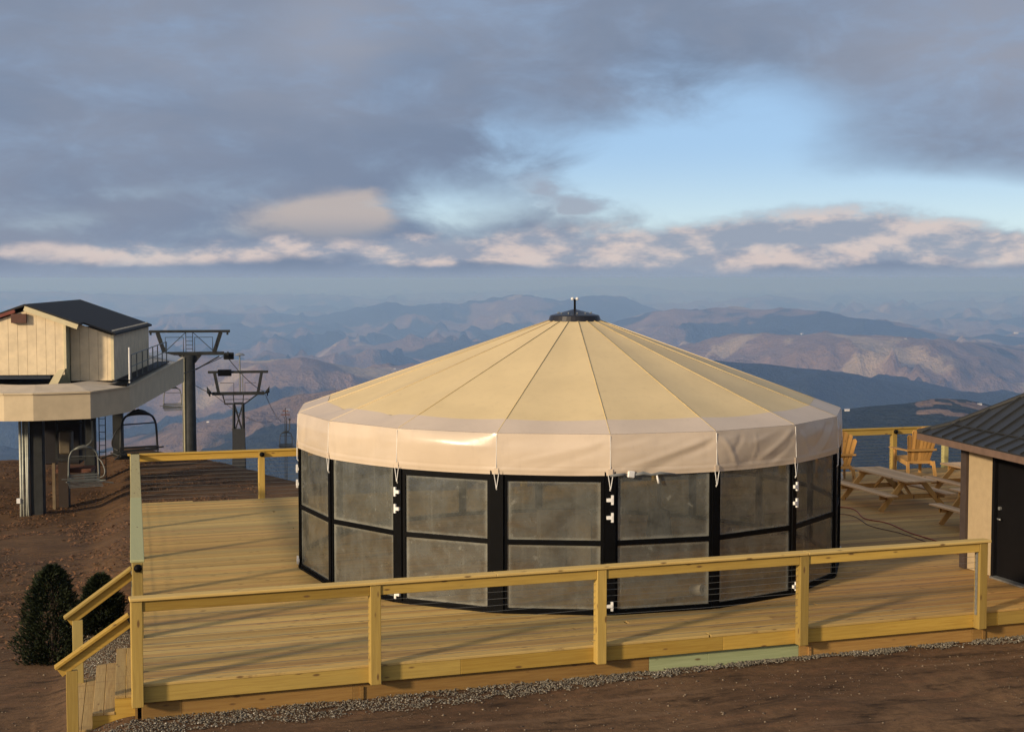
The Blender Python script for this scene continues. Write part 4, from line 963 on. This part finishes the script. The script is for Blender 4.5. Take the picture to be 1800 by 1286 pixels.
# ------------------------------------------------------------------ chairlift towers, chairs, rope
def sheave(mb, c, L, ax):
    for k in range(5):
        q = Vector(c)+Vector(ax)*(k-2)*L/5; mb.tube([q+Vector((-.04, 0, 0)), q+Vector((.04, 0, 0))], .14, 12)
LA = -TA
def tower(label, x, y, ztop, kind, wd, hgt_arm):
    zg = gz(x, y)
    t = thing('lift_tower', label, 'lift tower', (x, y, zg), LA+R(2), 'chairlift towers'); H = ztop-zg
    arm = wd/2
    if kind == 'pole':
        obj('pole', MB().tube([(0, 0, -.8), (0, 0, H)], [.34, .27], 18), DARKMETAL, t, smooth=True)
        obj('conduit', MB().tube([(-.27, -.22, 0), (-.27, -.22, H-.1)], .05, 8), plain('conduit_tan', (.30, .27, .16), .6), t, smooth=True)
        ld = MB().tube([(-.36, -.05, 0), (-.36, -.05, H)], .025, 6)
        for k in range(int(H/.35)): ld.tube([(-.36, -.05, .3+k*.35), (-.20, -.05, .3+k*.35)], .014, 5)
        obj('ladder', ld, GREYMETAL, t)
        obj('crossarm', MB().box(-1.35, 1.75, -.11, .11, H, H+.17), DARKMETAL, t, bev=.01)
        obj('gusset', MB().prism([(-.55, -.06, H), (.62, -.06, H), (.30, -.06, H-.4), (-.25, -.06, H-.4)], (0, .12, 0)), DARKMETAL, t)
        obj('brace', MB().tube([(.30, 0, H-.75), (1.5, 0, H-.06)], .035, 6), DARKMETAL, t)
        top = H+1.28
        obj('top_beam', MB().box(-2.0, 2.05, -.09, .09, top-.13, top), DARKMETAL, t, bev=.01)
        for s_ in (-1, 1):
            obj('strut', MB().beam((s_*1.25, 0, H+.14), (s_*1.58, 0, top-.12), .11, .20, (1, 0, 0)), DARKMETAL, t)
            obj('hook', MB().box(s_*1.92-.05, s_*1.92+.05, -.04, .04, top-.25, top-.13), DARKMETAL, t)
            g = MB(); xa, xb = s_*.28, s_*1.18
            g.tube([(xa, -.2, H+.17), (xa, -.2, H+.92), (xb, -.2, H+.92), (xb, -.2, H+.17)], .02, 5); obj('guard_rail', g, DARKMETAL, t)
            obj('tie_rod', MB().tube([(s_*1.2, .05, H+.2), (s_*.12, .05, top-.06)], .018, 5), DARKMETAL, t)
        l2 = MB().tube([(-.17, 0, H+.2), (-.17, 0, top-.1)], .018, 5).tube([(.17, 0, H+.2), (.17, 0, top-.1)], .018, 5)
        for k in range(4): l2.tube([(-.17, 0, H+.32+k*.2), (.17, 0, H+.32+k*.2)], .014, 5)
        obj('top_ladder', l2, DARKMETAL, t)
        m_ = MB(); sheave(m_, (1.95, .1, H-.02), 1.5, (0, 1, -.12)); obj('sheave_train', m_, DARKMETAL, t)
        m_ = MB(); sheave(m_, (-1.5, .1, H-.02), 1.5, (0, 1, -.12)); obj('sheave_train', m_, DARKMETAL, t)
        obj('sheave_housing', MB().prism([(1.72, -.6, H+.12), (1.72, .6, H+.10), (1.72, .8, H-.28), (1.72, -.35, H-.22)], (.5, 0, 0)), DARKMETAL, t, bev=.04)
    elif kind == 'lattice':
        hw0, hw1 = .60, .30
        for sx_ in (-1, 1):
            for sy_ in (-1, 1): obj('leg', MB().beam((sx_*hw0, sy_*hw0, -.5), (sx_*hw1, sy_*hw1, H-.6), .13, .13), DARKMETAL, t)
        nb = 9; br_ = MB()
        for k in range(nb):
            f0, f1 = k/nb, (k+1)/nb; z0, z1 = f0*(H-.6), f1*(H-.6); a0 = hw0+(hw1-hw0)*f0; a1 = hw0+(hw1-hw0)*f1
            for sy_ in (-1, 1):
                br_.beam((-a0, sy_*a0, z0), (a1, sy_*a1, z1), .08, .08).beam((a0, sy_*a0, z0), (-a1, sy_*a1, z1), .08, .08)
                br_.beam((sy_*a0, -a0, z0), (sy_*a1, a1, z1), .08, .08); br_.beam((-a1, sy_*a1, z1), (a1, sy_*a1, z1), .08, .08)
        obj('lattice', br_, DARKMETAL, t)
        obj('sign_panel', MB().box(-.42, .42, -.50, -.44, H-4.9, H-2.3), plain('dark_mesh', (.03, .032, .034), .8), t)
        obj('crossarm', MB().box(-1.75, 1.75, -.10, .10, H-.04, H+.18), DARKMETAL, t)
        obj('yoke', MB().beam((-1.05, 0, H), (-.90, 0, H-.62), .1, .08, (1, 0, 0)).beam((1.3, 0, H), (.45, 0, H-.62), .1, .08, (1, 0, 0)).beam((-.35, 0, H), (-.3, 0, H-.6), .06, .06, (1, 0, 0)).beam((.35, 0, H), (.3, 0, H-.6), .06, .06, (1, 0, 0)).box(-.95, .47, -.1, .1, H-.68, H-.58).box(-.9, .9, -.03, .03, H-.36, H-.32), DARKMETAL, t)
        top = H+1.62
        obj('top_beam', MB().box(-2.02, 2.02, -.08, .08, top-.17, top), DARKMETAL, t)
        obj('housing', MB().box(-1.35, -.45, -.2, .2, top-.35, top+.08), BLACK, t)
        for s_ in (-1, 1):
            obj('strut', MB().beam((s_*1.32, 0, H+.12), (s_*1.58, 0, top-.12), .14, .20, (1, 0, 0)), DARKMETAL, t)
            m_ = MB(); sheave(m_, (s_*1.95, .1, H+.10), 1.7, (0, 1, -.2)); m_.prism([(s_*1.7, -.1, H+.02), (s_*2.1, -.1, H+.55), (s_*2.1, -.1, H+.1)], (0, .3, 0)); obj('sheave_train', m_, DARKMETAL, t)
        obj('mast', MB().tube([(.12, 0, H+.1), (.12, 0, top+1.15)], .045, 6).tube([(.30, 0, H+.1), (.30, 0, top)], .03, 6), GREYMETAL, t)
        obj('lamp_head', MB().lathe([(0, .12), (.2, .08), (.38, -.05), (.30, -.08), (0, -.02)], (.12, 0, top+1.1), 14), GALV, t)
        obj('guard_rail', MB().tube([(-1.2, -.15, H+.8), (-.3, -.15, H+.8), (-.3, -.15, H+.15)], .02, 5).tube([(1.2, -.15, H+.8), (.45, -.15, H+.8), (.45, -.15, H+.15)], .02, 5), DARKMETAL, t)
    else:
        for s_ in (-1, 1): obj('leg', MB().beam((s_*.5, 0, -1), (s_*.14, 0, H-.5), .12, .12), DARKMETAL, t)
        br_ = MB()
        for k in range(8):
            f0, f1 = k/8, (k+1)/8; a0, a1 = .5-.36*f0, .5-.36*f1; br_.beam((-a0, 0, f0*(H-.5)), (a1, 0, f1*(H-.5)), .08, .08)
        obj('lattice', br_, DARKMETAL, t)
        obj('crossarm', MB().box(-.85, .85, -.1, .1, H-.15, H+.05).box(-.55, .55, -.1, .1, H+.6, H+.8), plain('rust', (.14, .06, .04), .7), t)
        obj('mast', MB().tube([(0, 0, H-.5), (0, 0, H+1.3)], .08, 6), DARKMETAL, t)
    return t, zg
def P3(u, v, dep_): # direction helper: a spot seen from the camera position at a given distance
    return CAM+(rt*((u-900)/FPX)-up*((v-643)/FPX)+fw)*dep_
a = P3(333, 624, 75); t1p = Vector((a.x, a.y, a.z)); tower('tall tube tower with open top frame, right beside the lift station', a.x, a.y, a.z, 'pole', 4, 0)
b = P3(419, 693, 100); t2p = Vector((b.x, b.y, b.z)); tower('lattice tower with twin sheave arms, down the slope behind the railing', b.x, b.y, b.z, 'lattice', 4, 0)
c = P3(502, 728, 285); t3p = Vector((c.x, c.y, c.z)); tower('tiny rust coloured distant tower beside the tent roof edge', c.x, c.y, c.z, 'small', 2, 0)

def lift_chair(label, hook, rz, sc_=1., mat=GREYMETAL):
    t = thing('lift_chair', label, 'ski lift chair', hook, rz, 'chairlift chairs'); t.scale = (sc_,)*3
    # origin at the rope grip; seat hangs 2 m below
    obj('hanger_arm', MB().tube(smoothpts([(0, 0, 0), (0, -.02, -.45), (-.02, -.02, -.72), (-.16, -.01, -.86), (-.34, 0, -.92)], 5), .035, 8), mat, t, smooth=True)
    obj('yoke_plate', MB().tube([(-.62, 0, -1.0), (-.45, 0, -.93), (-.30, 0, -.90), (-.15, 0, -.93), (.02, 0, -1.0)], [.03, .06, .075, .06, .03], 6), mat, t, smooth=True)
    fr_ = [(-.80, .0, -1.92), (-.78, .0, -1.35), (-.72, .0, -1.12), (-.60, .0, -1.0), (-.30, 0, -.97), (0, .0, -1.0), (.12, .0, -1.12), (.18, .0, -1.35), (.20, .0, -1.92)]
    obj('bail', MB().tube(smoothpts(fr_, 5), .030, 8), mat, t, smooth=True)
    obj('back_bar', MB().tube([(-.74, 0, -1.22), (.14, 0, -1.24)], .018, 6), mat, t)
    obj('safety_bar', MB().tube(smoothpts([(.16, .0, -1.30), (.26, -.18, -1.42), (.34, -.30, -1.7), (.30, -.34, -1.88), (.20, -.2, -1.95)], 4), .020, 6), mat, t, smooth=True)
    for k in range(3): obj('back_slat', MB().cbox((0, 0, 0), (1.06, .02, .055)), mat, t, loc=(-.30, .03-.0*k, -1.86+.0-.085*k+.0))
    for k in range(5): obj('seat_slat', MB().cbox((0, 0, 0), (1.10, .07, .022)), mat, t, loc=(-.30, -.05-.095*k, -2.07-.035*k))
    obj('seat_frame', MB().tube([(-.95, -.42, -2.02), (-.80, .0, -2.08), (.20, .0, -2.08), (.35, -.42, -2.02)], .022, 6), mat, t)
    obj('footrest', MB().tube([(-1.08, -.34, -1.93), (-.1, -.40, -2.0), (.60, -.42, -2.14)], .020, 6), mat, t)
    obj('grip', MB().cbox((0, 0, .05), (.1, .3, .16)), DARKMETAL, t, bev=.02)
    return t
def tl(s_, t_, z_): return term.matrix_basis @ Vector((s_, t_, z_))
bpy.context.view_layer.update()
h1 = tl(1.92, 2.0, .30)
lift_chair('grey slatted lift chair with looped frame hanging under the station skirt', h1, R(8), .98)
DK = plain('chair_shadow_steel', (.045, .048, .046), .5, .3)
lift_chair('dark lift chair behind the columns, leaving to the right of the station', tl(1.60, 12.5, .95), R(-168), 1.5, DK)
a = P3(312, 652, 88); lift_chair('small pale seated lift chair half hidden by the tube tower', a, R(4), 1.05, GREYMETAL)
a = P3(509, 738, 120); lift_chair('tiny far lift chair in the air left of the tent', a, R(4), 1.05, DK)
# haul ropes
r_out = [tl(2.0, 5, .75), tl(2.0, 19, .35), P3(397, 624, 75), P3(464, 688, 100), P3(508, 727, 285), P3(540, 760, 420)]
r_in = [tl(-2.0, 5, .75), tl(-2.0, 19, .35), P3(283, 628, 75), P3(374, 692, 100), P3(496, 727, 285), P3(530, 762, 420)]
for nm_, r__ in (('outgoing steel haul rope sloping down right of the towers', r_out), ('returning steel haul rope on the left side of the towers', r_in)):
    pts = []
    for p_, q_ in zip(r__[:-1], r__[1:]):
        L = (q_-p_).length
        for k in range(8): t = k/8; s_ = p_.lerp(q_, t); s_.z -= L*.02*4*t*(1-t)*.5; pts.append(s_)
    pts.append(r__[-1])
    tag(obj('haul_rope', MB().tube(pts, .02, 5), DARKMETAL), nm_, 'cable', 'haul ropes')

# ------------------------------------------------------------------ shrubs
NEEDLE, nt, p = new_mat('spruce_needles')
oi = nt.n.new('ShaderNodeNewGeometry').outputs['Random Per Island']
nt.put(p.inputs['Base Color'], nt.mix(oi, (.008, .014, .005), (.026, .034, .013))); p.inputs['Roughness'].default_value = .7; p.inputs['Specular IOR Level'].default_value = .2
BARK = plain('bark', (.06, .04, .028), .9)
def shrub(label, x, y, h, r, seed):
    z0 = gz(x, y); t = thing('evergreen_shrub', label, 'shrub', (x, y, z0), 0, 'conical shrubs by the steps'); rg = np.random.RandomState(seed)
    obj('trunk', MB().tube([(0, 0, -.1), (.01, 0, h*.5), (0, 0, h*.9)], [.05, .035, .01], 7), BARK, t)
    N = 12000; f = rg.rand(N)**1.1; a_ = rg.rand(N)*2*np.pi
    prof = np.interp(f, [0, .08, .25, .6, .9, 1], [.70, .92, 1.0, .80, .40, .08])
    lump = 1+.17*np.sin(a_*3+f*11+seed)+.14*np.sin(a_*6-f*23)+.09*np.sin(a_*11+f*41)+.07*rg.randn(N)
    rr = r*prof*lump*np.sqrt(rg.uniform(.25, 1.02, N))
    c = np.stack([rr*np.cos(a_), rr*np.sin(a_), f*h], -1)
    out = np.stack([np.cos(a_), np.sin(a_), np.full(N, .75)], -1)+rg.randn(N, 3)*.35; out /= np.linalg.norm(out, axis=1)[:, None]
    sd = np.cross(out, rg.randn(N, 3)); sd /= np.linalg.norm(sd, axis=1)[:, None]
    L = rg.uniform(.04, .085, N)[:, None]; wd = L*.22
    v = np.stack([c-sd*wd, c+sd*wd, c+out*L], 1).reshape(-1, 3)
    me = bpy.data.meshes.new('foliage'); me.vertices.add(len(v)); me.vertices.foreach_set('co', v.ravel()); me.loops.add(len(v)); me.loops.foreach_set('vertex_index', np.arange(len(v), dtype=np.int32))
    me.polygons.add(N); me.polygons.foreach_set('loop_start', np.arange(N, dtype=np.int32)*3); me.update(calc_edges=True); me.materials.append(NEEDLE)
    obj('foliage', me, None, t)
shrub('large dark conical evergreen shrub standing clear, left of the steps', -.84, 5.75, 1.52, .50, 3)
shrub('dark evergreen shrub seen between the two step handrails', -.02, 7.2, .98, .38, 8)

# ------------------------------------------------------------------ gravel and stones (uncountable)
rg = np.random.RandomState(11)
def stones(name, pts, size, mat):
    N = len(pts); base = np.array([(1, 0, 0), (-1, 0, 0), (0, 1, 0), (0, -1, 0), (0, 0, 1), (0, 0, -1)], float)
    fc = np.array([(0, 2, 4), (2, 1, 4), (1, 3, 4), (3, 0, 4), (2, 0, 5), (1, 2, 5), (3, 1, 5), (0, 3, 5)])
    sz = size[:, None, None]*rg.uniform(.6, 1.2, (N, 6, 1))*np.array([1, 1, .65]); an = rg.rand(N)*6.28
    ca, sa = np.cos(an)[:, None], np.sin(an)[:, None]
    b = base[None]*sz; x = b[..., 0]*ca-b[..., 1]*sa; y = b[..., 0]*sa+b[..., 1]*ca; v = np.stack([x, y, b[..., 2]], -1)+pts[:, None, :]
    f = (fc[None]+np.arange(N)[:, None, None]*6).reshape(-1)
    me = bpy.data.meshes.new(name); me.vertices.add(N*6); me.vertices.foreach_set('co', v.ravel()); me.loops.add(len(f)); me.loops.foreach_set('vertex_index', f.astype(np.int32))
    me.polygons.add(N*8); me.polygons.foreach_set('loop_start', np.arange(N*8, dtype=np.int32)*3); me.update(calc_edges=True); me.materials.append(mat)
    o = bpy.data.objects.new(name, me); COL.objects.link(o); o['kind'] = 'stuff'; return o
GM, nt, p = new_mat('gravel_stone')
ri = nt.n.new('ShaderNodeNewGeometry').outputs['Random Per Island']
cr = nt.mix(ri, (.075, .066, .050), (.25, .22, .165)); nt.put(p.inputs['Base Color'], nt.mix(nt.mr(ri, .96, 1.0), cr, (.5, .47, .4))); p.inputs['Roughness'].default_value = .9
NG = 17000
gx = rg.uniform(-.9, 14.5, NG); edge = np.interp(gx, [-1, .5, 2.5, 3.9, 5.5, 7.4, 9.2, 13, 15], [-.55, -.50, -.56, -.52, -.34, -.10, -.02, -.14, -.2])+.13*fbm(gx*1.3, gx*0, 4, 300)
gy = .16-(.16-edge)*rg.rand(NG)*1.1+rg.randn(NG)*.04
keep = (gy > edge-.2) & (fbm(gx*2.3, gy*5, 3, 310) > -.38)
gx, gy = gx[keep], gy[keep]
N2 = 9000; g2x = rg.uniform(-.62, .35, N2); g2y = rg.uniform(2.9, 11, N2); k2 = g2x < left_x(g2y)-.02
gx = np.concatenate([gx, g2x[k2]]); gy = np.concatenate([gy, g2y[k2]])
pz = terrain(gx, gy)+.012+.018*rg.rand(len(gx))
stones('gravel', np.stack([gx, gy, pz], -1), (.006+.017*rg.rand(len(gx))**1.6), GM)
NP = 2600; px_ = rg.uniform(-3, 14, NP); py_ = -3.2+3.2*rg.rand(NP)**.8; dens = fbm(px_*.6, py_*1.5, 2, 320) > -.15
px_, py_ = px_[dens], py_[dens]
NP2 = 1200; qx = rg.uniform(-3.5, -.7, NP2); qy = rg.uniform(.5, 22, NP2); px_ = np.concatenate([px_, qx]); py_ = np.concatenate([py_, qy])
PB, nt, p = new_mat('pebble_stone'); ri = nt.n.new('ShaderNodeNewGeometry').outputs['Random Per Island']
nt.put(p.inputs['Base Color'], nt.mix(ri, (.06, .04, .028), (.26, .20, .13))); p.inputs['Roughness'].default_value = .9
sz = .006+.02*rg.rand(len(px_))**4
stones('pebbles', np.stack([px_, py_, terrain(px_, py_)+sz*.25], -1), sz, PB)
# dead leaves and dry grass tufts on the left slope
NL = 42000; lx = rg.uniform(-4.5, 7, NL); ly = 6+42*rg.rand(NL); kk = (lx < left_x(ly)-.1) | (ly > 15.2); kk &= fbm(lx*.5, ly*.35, 3, 330) > -.05
lx, ly = lx[kk], ly[kk]; lz = terrain(lx, ly)
NLf = len(lx); cc = np.stack([lx, ly, lz], -1); aa = rg.randn(NLf, 3)*np.array([1, 1, .25]); aa /= np.linalg.norm(aa, axis=1)[:, None]; bb = np.cross(aa, [0, 0, 1.])+np.array([0, 0, .35]); s_l = rg.uniform(.03, .09, NLf)[:, None]
vv = np.stack([cc-aa*s_l, cc+aa*s_l*.3+bb*s_l*.6+[0, 0, .01], cc+aa*s_l+[0, 0, .02]], 1).reshape(-1, 3)
me = bpy.data.meshes.new('dead_leaves'); me.vertices.add(len(vv)); me.vertices.foreach_set('co', vv.ravel()); me.loops.add(len(vv)); me.loops.foreach_set('vertex_index', np.arange(len(vv), dtype=np.int32)); me.polygons.add(NLf); me.polygons.foreach_set('loop_start', np.arange(NLf, dtype=np.int32)*3); me.update(calc_edges=True)
LM, nt, p = new_mat('dead_leaf'); ri = nt.n.new('ShaderNodeNewGeometry').outputs['Random Per Island']
nt.put(p.inputs['Base Color'], nt.mix(ri, (.05, .028, .015), (.22, .10, .035))); p.inputs['Roughness'].default_value = .85
me.materials.append(LM); o = bpy.data.objects.new('dead_leaves', me); COL.objects.link(o); o['kind'] = 'stuff'

# ------------------------------------------------------------------ far houses in the valley
FH = plain('far_white_wall', (.62, .60, .55), .7); FR = plain('far_grey_roof', (.30, .30, .32), .7)
def far_house(label, u, v, w_, d0=1500, d1=26000):
    ds = np.exp(np.linspace(math.log(d0), math.log(d1), 3000)); dr__ = rt*((u-900)/FPX)-up*((v-643)/FPX)+fw
    x = CAM.x+dr__.x*ds; y = CAM.y+dr__.y*ds; z = CAM.z+dr__.z*ds; tz = terrain(x, y); k = np.argmax(tz > z)
    if tz[k] <= z[k]: return
    h = thing('farmhouse', label, 'house', (float(x[k]), float(y[k]), float(tz[k])-1), R(random.uniform(-40, 20)), 'far white houses in the valley')
    s_ = w_*ds[k]/FPX
    obj('wall', MB().box(-s_/2, s_/2, -s_*.3, s_*.3, -4, s_*.33), FH, h); obj('roof', MB().prism([(-s_*.53, -s_*.35, s_*.33), (-s_*.53, s_*.35, s_*.33), (-s_*.53, 0, s_*.55)], (s_*1.06, 0, 0)), FR, h)
far_house('tiny white house on the hillside between the two lift towers', 366, 742, 5)
far_house('tiny white house in the valley left of the tent eave', 506, 722, 7)
far_house('tiny white house just above the left slope of the tent roof', 694, 649, 4)
far_house('low pale building on the dark hill just right of the tent eave', 1489, 722, 9, 900)
far_house('small pale house on the ridge by the shed roof line', 1722, 711, 7, 900)
far_house('tiny pale house in the sunlit hills above the right roof slope', 1592, 596, 3.5)
far_house('pale far barn at the right edge of the hills', 1786, 587, 7)
far_house('tiny pale house in the hills right of the tent crown', 1410, 588, 5)
